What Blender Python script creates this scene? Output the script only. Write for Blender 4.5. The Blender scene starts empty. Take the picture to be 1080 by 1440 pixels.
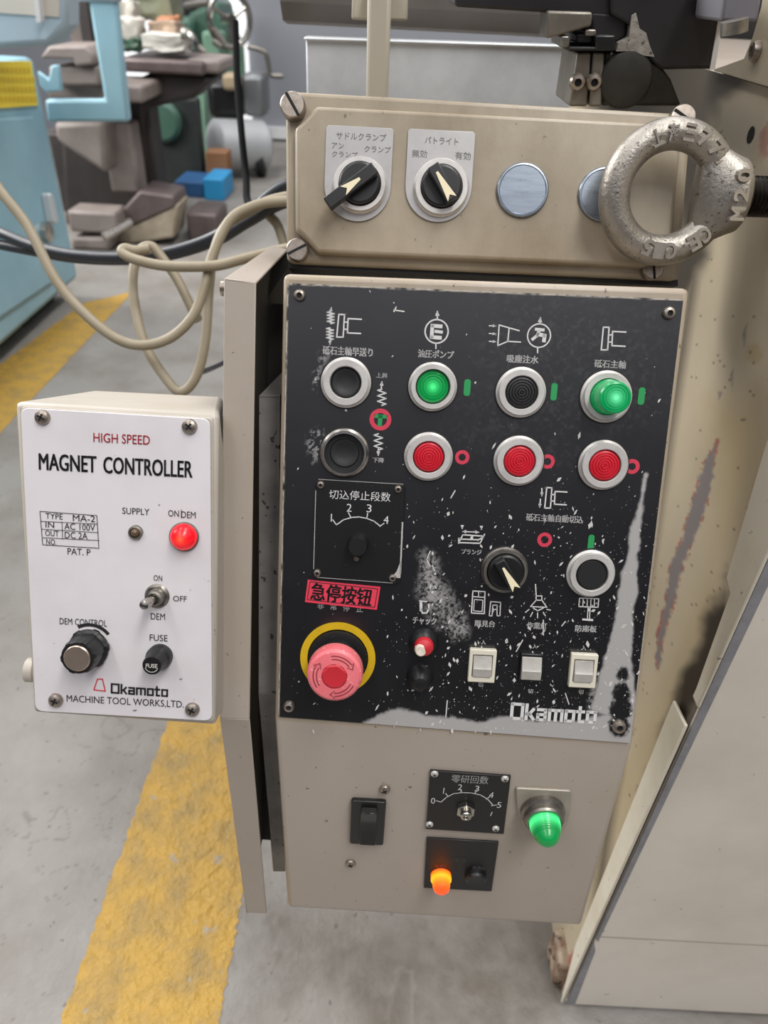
import bpy, bmesh, math, random
import numpy as np
from mathutils import Vector, Matrix

random.seed(7)
SC = bpy.context.scene
COL = SC.collection
R = math.radians

# ------------------------------------------------------------------ camera
FPX, PITCH, ROLL, CAMZ = 1030.0, R(36.0), R(3.0), 0.96
K = CAMZ / 1.10          # scale of everything that stands behind the control box
CAM = Vector((0, 0, CAMZ))
FW = Vector((0, math.cos(PITCH), -math.sin(PITCH)))
RT0 = Vector((1, 0, 0))
DN0 = FW.cross(RT0)
RT = RT0 * math.cos(ROLL) - DN0 * math.sin(ROLL)
DN = RT0 * math.sin(ROLL) + DN0 * math.cos(ROLL)
cam = bpy.data.cameras.new('camera')
cam.sensor_fit = 'VERTICAL'
cam.sensor_height = 36.0
cam.lens = 36.0 * FPX / 1440.0
cam.clip_start = 0.02
cam.dof.use_dof = True
cam.dof.focus_distance = 0.45
cam.dof.aperture_fstop = 9.0
camo = bpy.data.objects.new('camera', cam)
COL.objects.link(camo)
UPV = -DN
BK = -FW
camo.matrix_world = Matrix(((RT.x, UPV.x, BK.x, CAM.x), (RT.y, UPV.y, BK.y, CAM.y), (RT.z, UPV.z, BK.z, CAM.z), (0, 0, 0, 1)))
SC.camera = camo
SC.view_settings.view_transform = 'Standard'
SC.view_settings.look = 'None'
SC.view_settings.gamma = 1.0
SC.view_settings.exposure = -0.27

# ------------------------------------------------------------------ light
w = bpy.data.worlds.new('world')
SC.world = w
w.use_nodes = True
nt = w.node_tree
tc = nt.nodes.new('ShaderNodeTexCoord')
sp = nt.nodes.new('ShaderNodeSeparateXYZ')
nt.links.new(tc.outputs['Generated'], sp.inputs[0])
rp = nt.nodes.new('ShaderNodeValToRGB')
mp = nt.nodes.new('ShaderNodeMapRange')
mp.inputs['From Min'].default_value = -1
mp.inputs['From Max'].default_value = 1
nt.links.new(sp.outputs['Z'], mp.inputs['Value'])
nt.links.new(mp.outputs[0], rp.inputs[0])
cr = rp.color_ramp
stops = [(0.0, (.05, .05, .05)), (0.5, (.045, .045, .05)), (0.59, (.06, .06, .07)), (0.65, (.16, .16, .19)), (0.71, (.46, .47, .54)), (0.77, (.78, .79, .86)), (0.86, (.98, .98, 1.0)), (1.0, (1.0, 1.0, 1.0))]
while len(cr.elements) < len(stops):
    cr.elements.new(0.5)
for e, (p, c) in zip(cr.elements, stops):
    e.position = p
    e.color = (*c, 1)
bg = nt.nodes['Background']
nt.links.new(rp.outputs[0], bg.inputs[0])
bg.inputs[1].default_value = 1.0


def area(name, loc, aim, sx, sy, power, col=(1, 1, 1)):
    l = bpy.data.lights.new(name, 'AREA')
    l.shape = 'RECTANGLE'
    l.size, l.size_y = sx, sy
    l.energy = power
    l.color = col
    o = bpy.data.objects.new(name, l)
    o.location = loc
    o.rotation_euler = (Vector(aim) - Vector(loc)).to_track_quat('-Z', 'Y').to_euler()
    COL.objects.link(o)


area('ceiling_lamp', (-1.6, -1.2, 4.2), (-1.6, -1.2, 0), 0.5, 4.0, 60, (1, .99, .97))
area('ceiling_lamp', (1.0, -0.9, 4.0), (1.0, -0.9, 0), 0.6, 2.6, 130, (1, .99, .97))
area('ceiling_lamp', (0.9, 2.4, 4.2), (0.9, 2.4, 0), 0.5, 3.0, 80, (1, 1, 1))
area('side_window', (-3.2, 2.2, 2.3), (.24, .45, .5), 2.4, 1.6, 230, (1, .99, .97))
area('ceiling_lamp', (-1.4, 3.6, 4.2), (-1.4, 3.6, 0), 0.5, 4.0, 90, (1, 1, 1))


# ------------------------------------------------------------------ pixel rays and frames
def ray(px, py):
    return (RT * (px - 540) + DN * (py - 720) + FW * FPX).normalized()


def on_plane(px, py, o, n):
    d = ray(px, py)
    return CAM + d * ((o - CAM).dot(n) / d.dot(n))


def at_z(px, py, z=0.0):
    return on_plane(px, py, Vector((0, 0, z)), Vector((0, 0, 1)))


def at_y(px, py, y):
    return on_plane(px, py, Vector((0, y * K, 0)), Vector((0, 1, 0)))


def at_x(px, py, x):
    return on_plane(px, py, Vector((x, 0, 0)), Vector((1, 0, 0)))


def at_d(px, py, d):
    """point at axial depth d"""
    r = ray(px, py)
    return CAM + r * (d / r.dot(FW))


class Frame:
    def __init__(s, o, u, v):
        s.O, s.U = Vector(o), Vector(u).normalized()
        s.N = s.U.cross(Vector(v)).normalized()
        s.V = s.N.cross(s.U)

    def pt(s, u, v, h=0.0):
        return s.O + s.U * u + s.V * v + s.N * h

    def px(s, x, y, h=0.0):
        p = on_plane(x, y, s.O + s.N * h, s.N) - s.O
        return (p.dot(s.U), p.dot(s.V))

    def mpp(s, x, y):
        """metres per photo pixel along u and v here"""
        a, b, c = s.px(x, y), s.px(x + 1, y), s.px(x, y + 1)
        return (math.hypot(a[0] - b[0], a[1] - b[1]), math.hypot(a[0] - c[0], a[1] - c[1]))

    def shifted(s, h):
        return Frame(s.O + s.N * h, s.U, s.V)


def tilted(o, t, yaw=0.0):
    return Frame(o, (math.cos(yaw), math.sin(yaw), 0), (-math.sin(yaw) * math.sin(t), math.cos(yaw) * math.sin(t), math.cos(t)))


WORLD = Frame((0, 0, 0), (1, 0, 0), (0, 1, 0))


# ------------------------------------------------------------------ materials
def lin(h):
    h = h.lstrip('#')
    r = []
    for i in (0, 2, 4):
        c = int(h[i:i + 2], 16) / 255
        r.append(c / 12.92 if c <= 0.04045 else ((c + 0.055) / 1.055) ** 2.4)
    return (*r, 1)


MATS = {}


def mat(name, col, rough=0.5, metal=0.0, spec=0.5, stain=None, stain_amt=0.0, stain_scale=12.0, speck=None, speck_amt=0.0, speck_scale=300.0,
        rvar=0.0, bump=0.0, bump_scale=200.0, emit=None, estr=0.0, stretch=(1, 1, 1), coat=0.0, trans=0.0, speck_th=0.68, bump_d=.002, layer=None):
    if name in MATS:
        return MATS[name]
    m = bpy.data.materials.new(name)
    m.use_nodes = True
    t = m.node_tree
    b = t.nodes['Principled BSDF']
    b.inputs['Base Color'].default_value = lin(col)
    b.inputs['Roughness'].default_value = rough
    b.inputs['Metallic'].default_value = metal
    b.inputs['Specular IOR Level'].default_value = spec
    b.inputs['Coat Weight'].default_value = coat
    b.inputs['Transmission Weight'].default_value = trans
    tc = t.nodes.new('ShaderNodeTexCoord')
    mpn = t.nodes.new('ShaderNodeMapping')
    mpn.inputs['Scale'].default_value = stretch
    t.links.new(tc.outputs['Object'], mpn.inputs[0])
    cur = None

    def noise(scale, detail=6, rg=0.6):
        n = t.nodes.new('ShaderNodeTexNoise')
        n.inputs['Scale'].default_value = scale
        n.inputs['Detail'].default_value = detail
        n.inputs['Roughness'].default_value = rg
        t.links.new(mpn.outputs[0], n.inputs['Vector'])
        return n.outputs['Fac']

    def ramp(x, a, c):
        r = t.nodes.new('ShaderNodeMapRange')
        r.inputs['From Min'].default_value = a
        r.inputs['From Max'].default_value = c
        t.links.new(x, r.inputs['Value'])
        return r.outputs[0]

    def mix(f, a, c):
        x = t.nodes.new('ShaderNodeMix')
        x.data_type = 'RGBA'
        t.links.new(f, x.inputs[0])
        if isinstance(a, tuple):
            x.inputs[6].default_value = a
        else:
            t.links.new(a, x.inputs[6])
        x.inputs[7].default_value = c
        return x.outputs[2]

    def mul(f, k):
        x = t.nodes.new('ShaderNodeMath')
        x.operation = 'MULTIPLY'
        t.links.new(f, x.inputs[0])
        x.inputs[1].default_value = k
        return x.outputs[0]

    cur = lin(col)
    if stain:
        cur = mix(mul(ramp(noise(stain_scale), 0.42, 0.72), stain_amt), cur, lin(stain))
    if speck:
        cur = mix(mul(ramp(noise(speck_scale, 2, 0.5), speck_th, speck_th + 0.04), speck_amt), cur, lin(speck))
    if layer:
        a = t.nodes.new('ShaderNodeAttribute')
        a.attribute_name = layer[0]
        cur = mix(a.outputs['Fac'], cur, lin(layer[1]))
    if not isinstance(cur, tuple):
        t.links.new(cur, b.inputs['Base Color'])
    if rvar:
        x = t.nodes.new('ShaderNodeMath')
        x.operation = 'MULTIPLY_ADD'
        t.links.new(noise(stain_scale * 2.3), x.inputs[0])
        x.inputs[1].default_value = rvar
        x.inputs[2].default_value = rough - rvar * 0.5
        t.links.new(x.outputs[0], b.inputs['Roughness'])
    if bump:
        bn = t.nodes.new('ShaderNodeBump')
        bn.inputs['Strength'].default_value = bump
        bn.inputs['Distance'].default_value = bump_d
        t.links.new(noise(bump_scale, 4), bn.inputs['Height'])
        t.links.new(bn.outputs[0], b.inputs['Normal'])
    if emit:
        b.inputs['Emission Color'].default_value = lin(emit)
        b.inputs['Emission Strength'].default_value = estr
    MATS[name] = m
    return m


def lamp_mat(name, rim, core, s_rim, s_core, rough=0.25):
    """lit lens: the bulb behind it shows hottest where the attribute glow is 1"""
    m = bpy.data.materials.new(name)
    m.use_nodes = True
    t = m.node_tree
    b = t.nodes['Principled BSDF']
    a = t.nodes.new('ShaderNodeAttribute')
    a.attribute_name = 'glow'
    x = t.nodes.new('ShaderNodeMix')
    x.data_type = 'RGBA'
    t.links.new(a.outputs['Fac'], x.inputs[0])
    x.inputs[6].default_value = lin(rim)
    x.inputs[7].default_value = lin(core)
    t.links.new(x.outputs[2], b.inputs['Emission Color'])
    y = t.nodes.new('ShaderNodeMapRange')
    y.inputs['To Min'].default_value = s_rim
    y.inputs['To Max'].default_value = s_core
    t.links.new(a.outputs['Fac'], y.inputs['Value'])
    t.links.new(y.outputs[0], b.inputs['Emission Strength'])
    b.inputs['Base Color'].default_value = lin(rim)
    b.inputs['Roughness'].default_value = rough
    MATS[name] = m
    return m


CREAM = mat('cream_paint', '#9e9388', .42, stain='#8d7f69', stain_amt=.35, stain_scale=9, speck='#4a4238', speck_amt=.8, speck_scale=260, speck_th=.72, rvar=.2, bump=.05, bump_scale=500)
CREAM_D = mat('dirty_cream_paint', '#9f9384', .40, stain='#85714f', stain_amt=.55, stain_scale=14, speck='#3c342a', speck_amt=.7, speck_scale=230, speck_th=.70, rvar=.2, bump=.06, bump_scale=420, stretch=(1, 1, .45))
CREAM_M = mat('magnet_box_paint', '#aaa297', .45, stain='#978a75', stain_amt=.3, stain_scale=20, speck='#4a4238', speck_amt=.6, speck_scale=240, speck_th=.71, rvar=.2)
WHITE_PL = mat('white_face_paint', '#cfcacc', .42, stain='#b5aeb0', stain_amt=.4, stain_scale=16, speck='#4b4640', speck_amt=.75, speck_scale=210, speck_th=.735, rvar=.15)
GUARD = mat('guard_paint', '#d6cec1', .40, stain='#a89e8f', stain_amt=.4, stain_scale=6, speck='#4a4238', speck_amt=.8, speck_scale=150, speck_th=.745, rvar=.2)
GUARD_W = mat('guard_edge_worn', '#8f8e92', .45, .3, stain='#5d5c62', stain_amt=.5, stain_scale=60)
SILVER = mat('satin_aluminium', '#c6c2be', .40, .35, stain='#8c8880', stain_amt=.4, stain_scale=60, rvar=.2)
CHROME = mat('chrome', '#bdb8b0', .22, 1.0, stain='#6e6559', stain_amt=.5, stain_scale=90, rvar=.2)
STEEL = mat('dull_steel', '#8c8780', .42, .9, stain='#4e463c', stain_amt=.6, stain_scale=120, rvar=.25)
SCREWM = mat('screw_steel', '#a0968c', .35, .85, stain='#5b4a3a', stain_amt=.55, stain_scale=220, rvar=.2)
BLK = mat('black_plastic', '#141415', .38, spec=.5, speck='#6b6a68', speck_amt=.5, speck_scale=500, speck_th=.74, rvar=.15)
BLK_M = mat('matt_black', '#0d0d0e', .62)
SLOT = mat('slot_black', '#060505', .8)
BLK_GREY = mat('charcoal_cap', '#1e1d1e', .5, stain='#141314', stain_amt=.5, stain_scale=150)
RED = mat('red_cap', '#c01c2c', .38, spec=.4, stain='#a01020', stain_amt=.3, stain_scale=200)
RED_HEAD = mat('faded_red_head', '#dc7076', .45, stain='#cf5560', stain_amt=.5, stain_scale=90, speck='#eec2bc', speck_amt=.6, speck_scale=300, speck_th=.66)
RED_DEEP = mat('deep_red', '#b8202c', .5)
STICK = mat('sticker_red', '#d63a50', .42)
YEL = mat('yellow_ring', '#c9a312', .45, stain='#a08210', stain_amt=.4, stain_scale=90)
PRINT_W = mat('print_white', '#c6c4c2', .55)
PRINT_K = mat('print_black', '#1d1a1c', .55)
PRINT_GR = mat('print_grey', '#5d5a58', .55)
PRINT_R = mat('print_red', '#c2344a', .5)
PRINT_G = mat('print_green', '#1f8a4a', .5)
CREAM_PTR = mat('ivory_pointer', '#e2d6b4', .5)
IVORY = mat('ivory_plastic', '#cdc7b6', .35, speck='#55504a', speck_amt=.5, speck_scale=320, speck_th=.72)
BLANK = mat('zinc_plug', '#8d95a0', .3, .85, stain='#6a727c', stain_amt=.6, stain_scale=40, rvar=.2, stretch=(1, 6, 6))
CASTING = mat('eyebolt_casting', '#9d978f', .40, .75, stain='#6e675f', stain_amt=.6, stain_scale=55, speck='#322d28', speck_amt=.6, speck_scale=420, speck_th=.64, rvar=.25, bump=.25, bump_scale=520)
OILY = mat('oily_thread', '#2a2724', .32, .8)
DARKGREY = mat('dark_grey_sheet', '#928d88', .5, .2, stain='#4a4642', stain_amt=.6, stain_scale=25, speck='#201d1b', speck_amt=.8, speck_scale=160, speck_th=.66)
RECESS_SHADE = mat('recess_shade', '#211f1d', .7)  # near-black standing in for shade inside the bracket channel
G_ON = lamp_mat('lit_green_lens', '#06803c', '#58ff96', .42, 1.25)
G_ON2 = lamp_mat('lit_green_cap', '#078a4c', '#8affc4', .36, 1.15)
R_ON = lamp_mat('lit_red_lens', '#d80c1c', '#ff6a3c', .62, 1.6)
O_ON = lamp_mat('lit_orange_lens', '#f0501c', '#ffc21a', .8, 1.6)
AMBER = mat('dim_amber_lens', '#5a4632', .3)


# ------------------------------------------------------------------ mesh builder
class MB:
    def __init__(s, *mats):
        s.bm = bmesh.new()
        s.mats = list(mats)
        s.glow = s.bm.verts.layers.float.new('glow')

    def mi(s, m):
        if m is None:
            return 0
        if m not in s.mats:
            s.mats.append(m)
        return s.mats.index(m)

    def face(s, vs, m=None):
        try:
            f = s.bm.faces.new(vs)
            f.material_index = s.mi(m)
            return f
        except ValueError:
            return None

    def prism(s, F, poly, h0, h1, m=None, taper=1.0):
        n = len(poly)
        a = sum(poly[i][0] * poly[(i + 1) % n][1] - poly[(i + 1) % n][0] * poly[i][1] for i in range(n))
        if a < 0:
            poly = poly[::-1]
        cx = sum(p[0] for p in poly) / n
        cy = sum(p[1] for p in poly) / n
        lo = [s.bm.verts.new(F.pt(u, v, h0)) for u, v in poly]
        hi = [s.bm.verts.new(F.pt(cx + (u - cx) * taper, cy + (v - cy) * taper, h1)) for u, v in poly]
        s.face(hi, m)
        s.face(lo[::-1], m)
        for i in range(n):
            j = (i + 1) % n
            s.face([lo[i], lo[j], hi[j], hi[i]], m)
        return s

    def flat(s, F, poly, h, m=None):
        n = len(poly)
        a = sum(poly[i][0] * poly[(i + 1) % n][1] - poly[(i + 1) % n][0] * poly[i][1] for i in range(n))
        if a < 0:
            poly = poly[::-1]
        s.face([s.bm.verts.new(F.pt(u, v, h)) for u, v in poly], m)
        return s

    def box(s, F, u0, u1, v0, v1, h0, h1, m=None, taper=1.0):
        return s.prism(F, [(u0, v0), (u1, v0), (u1, v1), (u0, v1)], h0, h1, m, taper)

    def loft(s, rings, m=None, cap=True):
        vr = [[s.bm.verts.new(p) for p in r] for r in rings]
        n = len(vr[0])
        for a, b in zip(vr, vr[1:]):
            for i in range(n):
                j = (i + 1) % n
                s.face([a[i], a[j], b[j], b[i]], m)
        if cap:
            s.face(vr[0][::-1], m)
            s.face(vr[-1], m)
        return s

    def lathe(s, F, c, prof, seg=40, m=None, glow=None, ripple=None, closed=False):
        """prof: (radius, height) pairs from the outside in; ripple(k) scales the radius"""
        rings = []
        for i, (r, h) in enumerate(prof):
            g = glow[i] if glow else 0.0
            if r <= 1e-7:
                v = s.bm.verts.new(F.pt(c[0], c[1], h))
                v[s.glow] = g
                rings.append([v])
            else:
                ring = []
                for k in range(seg):
                    a = 2 * math.pi * k / seg
                    q = r * (ripple(k) if ripple else 1.0)
                    v = s.bm.verts.new(F.pt(c[0] + q * math.cos(a), c[1] + q * math.sin(a), h))
                    v[s.glow] = g
                    ring.append(v)
                rings.append(ring)
        pairs = list(zip(rings, rings[1:]))
        if closed:
            pairs.append((rings[-1], rings[0]))
        for a, b in pairs:
            for k in range(seg):
                j = (k + 1) % seg
                if len(a) == 1 and len(b) == 1:
                    continue
                if len(b) == 1:
                    s.face([a[k], a[j], b[0]], m)
                elif len(a) == 1:
                    s.face([a[0], b[j], b[k]], m)
                else:
                    s.face([a[k], a[j], b[j], b[k]], m)
        return s

    def tube(s, pts, r, seg=10, m=None, cap=True):
        pts = [Vector(p) for p in pts]
        rings = []
        up = Vector((0.13, 0.31, 0.94))
        for i, p in enumerate(pts):
            d = (pts[min(i + 1, len(pts) - 1)] - pts[max(i - 1, 0)]).normalized()
            a = d.cross(up)
            if a.length < 1e-4:
                a = d.cross(Vector((1, 0, 0)))
            a.normalize()
            b = d.cross(a)
            up = a.cross(d)
            rr = r[i] if isinstance(r, (list, tuple)) else r
            rings.append([p + a * rr * math.cos(2 * math.pi * k / seg) + b * rr * math.sin(2 * math.pi * k / seg) for k in range(seg)])
        return s.loft(rings, m, cap)

    def stroke(s, F, pts, wd, h, m=None, closed=False):
        pts = [Vector((p[0], p[1])) for p in pts]
        if closed:
            pts = pts + [pts[0]]
        for a, b in zip(pts, pts[1:]):
            d = b - a
            if d.length < 1e-9:
                continue
            d.normalize()
            n = Vector((-d.y, d.x)) * wd * .5
            e = d * wd * .42
            s.flat(F, [tuple(a - e - n), tuple(b + e - n), tuple(b + e + n), tuple(a - e + n)], h, m)
        return s

    def ringflat(s, F, c, r0, r1, h, m=None, seg=40, a0=0.0, a1=2 * math.pi):
        full = abs(a1 - a0 - 2 * math.pi) < 1e-6
        n = seg if full else seg + 1
        A = [a0 + (a1 - a0) * k / seg for k in range(n)]
        o = [s.bm.verts.new(F.pt(c[0] + r1 * math.cos(a), c[1] + r1 * math.sin(a), h)) for a in A]
        i = [s.bm.verts.new(F.pt(c[0] + r0 * math.cos(a), c[1] + r0 * math.sin(a), h)) for a in A]
        for k in range(seg):
            j = (k + 1) % n
            s.face([o[k], o[j], i[j], i[k]], m)
        return s

    def mesh2d(s, verts, faces, F, m, h):
        vs = [s.bm.verts.new(F.pt(x, y, h)) for x, y in verts]
        for f in faces:
            s.face([vs[i] for i in f], m)

    def build(s, name, parent=None, bevel=0.0, seg=2, angle=32, smooth=True, subd=0):
        me = bpy.data.meshes.new(name)
        bmesh.ops.recalc_face_normals(s.bm, faces=[f for f in s.bm.faces if len(f.verts)]) if bevel or subd else None
        s.bm.to_mesh(me)
        s.bm.free()
        for m in s.mats:
            me.materials.append(m)
        if smooth:
            me.shade_smooth()
            me.set_sharp_from_angle(angle=R(angle))
        o = bpy.data.objects.new(name, me)
        COL.objects.link(o)
        if parent:
            put(o, parent)
        if subd:
            md = o.modifiers.new('subsurf', 'SUBSURF')
            md.levels = md.render_levels = subd
        if bevel:
            md = o.modifiers.new('bevel', 'BEVEL')
            md.width = bevel
            md.segments = seg
            md.limit_method = 'ANGLE'
            md.angle_limit = R(40)
            md.harden_normals = False
        return o


def put(o, parent):
    o.parent = parent
    if parent.type == 'EMPTY':
        o.matrix_parent_inverse = Matrix.Translation(parent.location).inverted()


def thing(name, label, cat, loc, group=None):
    o = bpy.data.objects.new(name, None)
    o.empty_display_size = 0.05
    o.location = loc
    COL.objects.link(o)
    return tag(o, label, cat, group)


def tag(o, label, cat, group=None, kind=None):
    o['label'] = label
    o['category'] = cat
    if group:
        o['group'] = group
    if kind:
        o['kind'] = kind
    return o


def lab(o, s):
    o['label'] = s
    return o


def struct(o):
    o['kind'] = 'structure'
    return o


def rrect(u0, v0, u1, v1, r, n=5):
    if u0 > u1:
        u0, u1 = u1, u0
    if v0 > v1:
        v0, v1 = v1, v0
    return rpoly([(u0, v0), (u1, v0), (u1, v1), (u0, v1)], r, n)


def rpoly(poly, r, n=5):
    out = []
    N = len(poly)
    rr = r if isinstance(r, (list, tuple)) else [r] * N
    for i in range(N):
        p, a, b = Vector(poly[i]), Vector(poly[i - 1]), Vector(poly[(i + 1) % N])
        da, db = (a - p), (b - p)
        q = min(rr[i], da.length * .49, db.length * .49)
        da.normalize()
        db.normalize()
        s, e = p + da * q, p + db * q
        for k in range(n + 1):
            t = k / n
            x = s * (1 - t) ** 2 + p * 2 * t * (1 - t) + e * t ** 2
            out.append((x.x, x.y))
    return out


_TXT = {}


def text_data(body, bold):
    k = (body, bold)
    if k not in _TXT:
        cu = bpy.data.curves.new('t', 'FONT')
        cu.body = body
        cu.offset = bold
        cu.resolution_u = 3
        o = bpy.data.objects.new('t', cu)
        COL.objects.link(o)
        dg = bpy.context.evaluated_depsgraph_get()
        me = bpy.data.meshes.new_from_object(o.evaluated_get(dg))
        vs = [(v.co.x, v.co.y) for v in me.vertices]
        fs = [tuple(p.vertices) for p in me.polygons]
        bpy.data.objects.remove(o)
        bpy.data.curves.remove(cu)
        bpy.data.meshes.remove(me)
        x0, x1 = min(v[0] for v in vs), max(v[0] for v in vs)
        y0, y1 = min(v[1] for v in vs), max(v[1] for v in vs)
        _TXT[k] = ([((x - (x0 + x1) / 2) / (x1 - x0), (y - (y0 + y1) / 2) / (y1 - y0)) for x, y in vs], fs)
    return _TXT[k]


def text(mb, F, body, cx, cy, wpx, hpx, m, bold=0.0, rot=0.0, h=0.00025):
    """print body on F, centred at a photo point, wpx wide and hpx high in photo pixels"""
    vs, fs = text_data(body, 0.0)
    c = F.px(cx, cy, h)
    a, b = F.mpp(cx, cy)
    W, H = wpx * a, hpx * b
    cr_, sr = math.cos(rot), math.sin(rot)
    q = bold * H * (.8 if len(body) else 1)
    for dx, dy in ([(0, 0)] if not bold else [(-q, -q * .5), (q, -q * .5), (-q, q * .5), (q, q * .5)]):
        mb.mesh2d([(c[0] + dx + x * W * cr_ - y * H * sr, c[1] + dy + x * W * sr + y * H * cr_) for x, y in vs], fs, F, m, h)


GLYPH = {
    'O': (.85, [[(0, 0), (.85, 0), (.85, 1), (0, 1), (0, 0)]]),
    'k': (.6, [[(0, 0), (0, 1)], [(0, .36), (.25, .36), (.55, .7)], [(.25, .36), (.6, 0)]]),
    'a': (.6, [[(0, .7), (.6, .7), (.6, 0), (0, 0), (0, .36), (.6, .36)]]),
    'm': (1.0, [[(0, 0), (0, .7), (1.0, .7), (1.0, 0)], [(.5, .7), (.5, 0)]]),
    'o': (.62, [[(0, 0), (.62, 0), (.62, .7), (0, .7), (0, 0)]]),
    't': (.45, [[(.14, 1), (.14, 0), (.45, 0)], [(-.05, .7), (.45, .7)]]),
}


def logo(mb, F, x0, y0, x1, y1, m, hpx, h=0.0003):
    """block lettered maker's name; the photo points are the two ends of its base line"""
    a, b = Vector(F.px(x0, y0, h)), Vector(F.px(x1, y1, h))
    word, gap = 'Okamoto', .34
    tot = sum(GLYPH[c][0] for c in word) + gap * 6
    d = (b - a) / tot
    n = Vector((-d.y, d.x)).normalized() * hpx * F.mpp(x0, y0)[1]
    x = 0
    for c in word:
        wd, sts = GLYPH[c]
        for st in sts:
            mb.stroke(F, [tuple(a + d * (x + p[0]) + n * p[1]) for p in st], .21 * n.length, h, m)
        x += wd + gap


def P(F, pts, h=0.0):
    return [F.px(x, y, h) for x, y in pts]


def spline(pts, n=8):
    pts = [Vector(p) for p in pts]
    out = []
    for i in range(len(pts) - 1):
        p0, p1, p2, p3 = pts[max(i - 1, 0)], pts[i], pts[i + 1], pts[min(i + 2, len(pts) - 1)]
        for k in range(n):
            t = k / n
            out.append(.5 * (2 * p1 + (p2 - p0) * t + (2 * p0 - 5 * p1 + 4 * p2 - p3) * t * t + (3 * p1 - p0 - 3 * p2 + p3) * t ** 3))
    out.append(pts[-1])
    return out


# ------------------------------------------------------------------ shared fittings
def screw_cross(name, F, c, r, parent, h=0.0, rot=.5, m=None):
    m = m or SCREWM
    b = MB(m)
    b.lathe(F, c, [(r, h), (r, h + r * .22), (r * .86, h + r * .48), (r * .5, h + r * .66), (0, h + r * .7)], 24)
    for a in (rot, rot + math.pi / 2):
        d = Vector((math.cos(a), math.sin(a))) * r * .5
        n = Vector((-d.y, d.x)) * .24
        cc = Vector(c)
        b.prism(F, [tuple(cc - d - n), tuple(cc + d - n), tuple(cc + d + n), tuple(cc - d + n)], h + r * .5, h + r * .735, SLOT)
    return b.build(name, parent)


def screw_socket(name, F, c, r, parent, h=0.0):
    b = MB(SCREWM)
    b.lathe(F, c, [(r, h), (r, h + r * .35), (r * .8, h + r * .7), (r * .45, h + r * .8), (r * .40, h + r * .35), (0, h + r * .35)], 24)
    b.lathe(F, c, [(r * .41, h + r * .5), (0, h + r * .5)], 12, SLOT)
    return b.build(name, parent)


def screw_slot(name, F, c, r, parent, h=0.0, rot=.5, tall=.45, m=None):
    b = MB(m or SCREWM)
    b.lathe(F, c, [(r, h), (r, h + r * tall), (r * .9, h + r * (tall + .12)), (0, h + r * (tall + .14))], 28)
    d = Vector((math.cos(rot), math.sin(rot))) * r * .96
    n = Vector((-d.y, d.x)) * .12
    cc = Vector(c)
    b.prism(F, [tuple(cc - d - n), tuple(cc + d - n), tuple(cc + d + n), tuple(cc - d + n)], h + r * tall * .8, h + r * (tall + .16), SLOT)
    return b.build(name, parent)


def bezel(F, c, r, wd, h, parent, m=SILVER, base=.9):
    """ring collar standing h above the plate"""
    b = MB(m)
    b.lathe(F, c, [(r * 1.08, 0), (r * 1.08, h * .25), (r, h * .45), (r, h * base), (r - wd * .18, h), (r - wd * .82, h), (r - wd, h * .85), (r - wd, 0)], 56)
    return b.build('bezel', parent)


def rippled(r, h, n=5, dome=0.0, depth=.0005):
    """profile of a cap whose face carries n concentric grooves"""
    pr = [(r, 0), (r, h - .0006), (r - .0006, h)]
    k = n * 4
    for i in range(1, k + 1):
        q = (r - .0008) * (1 - i / k)
        pr.append((q, h + dome * (1 - (q / r) ** 2) - (depth if i % 4 in (2,) else 0)))
    return pr


def push_button(F, px, py, parent, label, cap, r_px=31, rim=9, h=.004, cap_h=.0035, kind='flat', cap_px=None, bez=None, glow=False, seg=48, name='push_button'):
    c = F.px(px, py, h)
    a = F.mpp(px, py)[0]
    r, wd = r_px * a, rim * a
    e = bpy.data.objects.new(name, None)
    e.location = F.pt(c[0], c[1], 0)
    COL.objects.link(e)
    sub_parent = e
    # the collar is the part's own mesh, the cap its sub-part
    COL.objects.unlink(e)
    bpy.data.objects.remove(e)
    b = MB(bez or SILVER)
    b.lathe(F, c, [(r * 1.1, 0), (r * 1.1, h * .25), (r, h * .45), (r, h * .88), (r - wd * .10, h), (r - wd * .90, h), (r - wd, h * .9), (r - wd, 0)], 56)
    b.lathe(F, c, [(r * 1.17, 0), (r * 1.16, h * .12), (r * 1.08, h * .14)], 56, BLK_M)
    o = b.build(name, parent)
    lab(o, label)
    rc = (cap_px * a) if cap_px else (r - wd - .0006)
    k = MB(cap)
    if kind == 'flat':
        pr = [(rc, 0), (rc, cap_h - .0008), (rc - .0008, cap_h), (0, cap_h)]
    elif kind == 'dish':
        pr = [(rc, 0), (rc, cap_h - .0006), (rc - .0007, cap_h), (rc * .82, cap_h), (rc * .6, cap_h - .0007), (rc * .3, cap_h - .0011), (0, cap_h - .0012)]
    elif kind == 'ripple':
        pr = rippled(rc, cap_h, 5, .0008)
    elif kind == 'lamp':
        pr = [(rc, 0), (rc, cap_h * .35), (rc * .94, cap_h * .36), (rc * .9, cap_h * .93)] + [(q * .88, hh + cap_h * .93) for q, hh in rippled(rc, 0.001, 5, .0008)[2:]]
    gl = None
    if glow:
        gl = [max(0.0, 1 - (q / (rc * .75))) ** 1.6 if hh > cap_h * .5 else 0.0 for q, hh in pr]
    k.lathe(F, c, pr, seg, cap, gl)
    if rc < r - wd - .001:
        k.lathe(F, c, [(r - wd, h * .3), (rc * .98, h * .3)], 40, BLK_M)
    k.build('cap', o)
    return o


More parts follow.
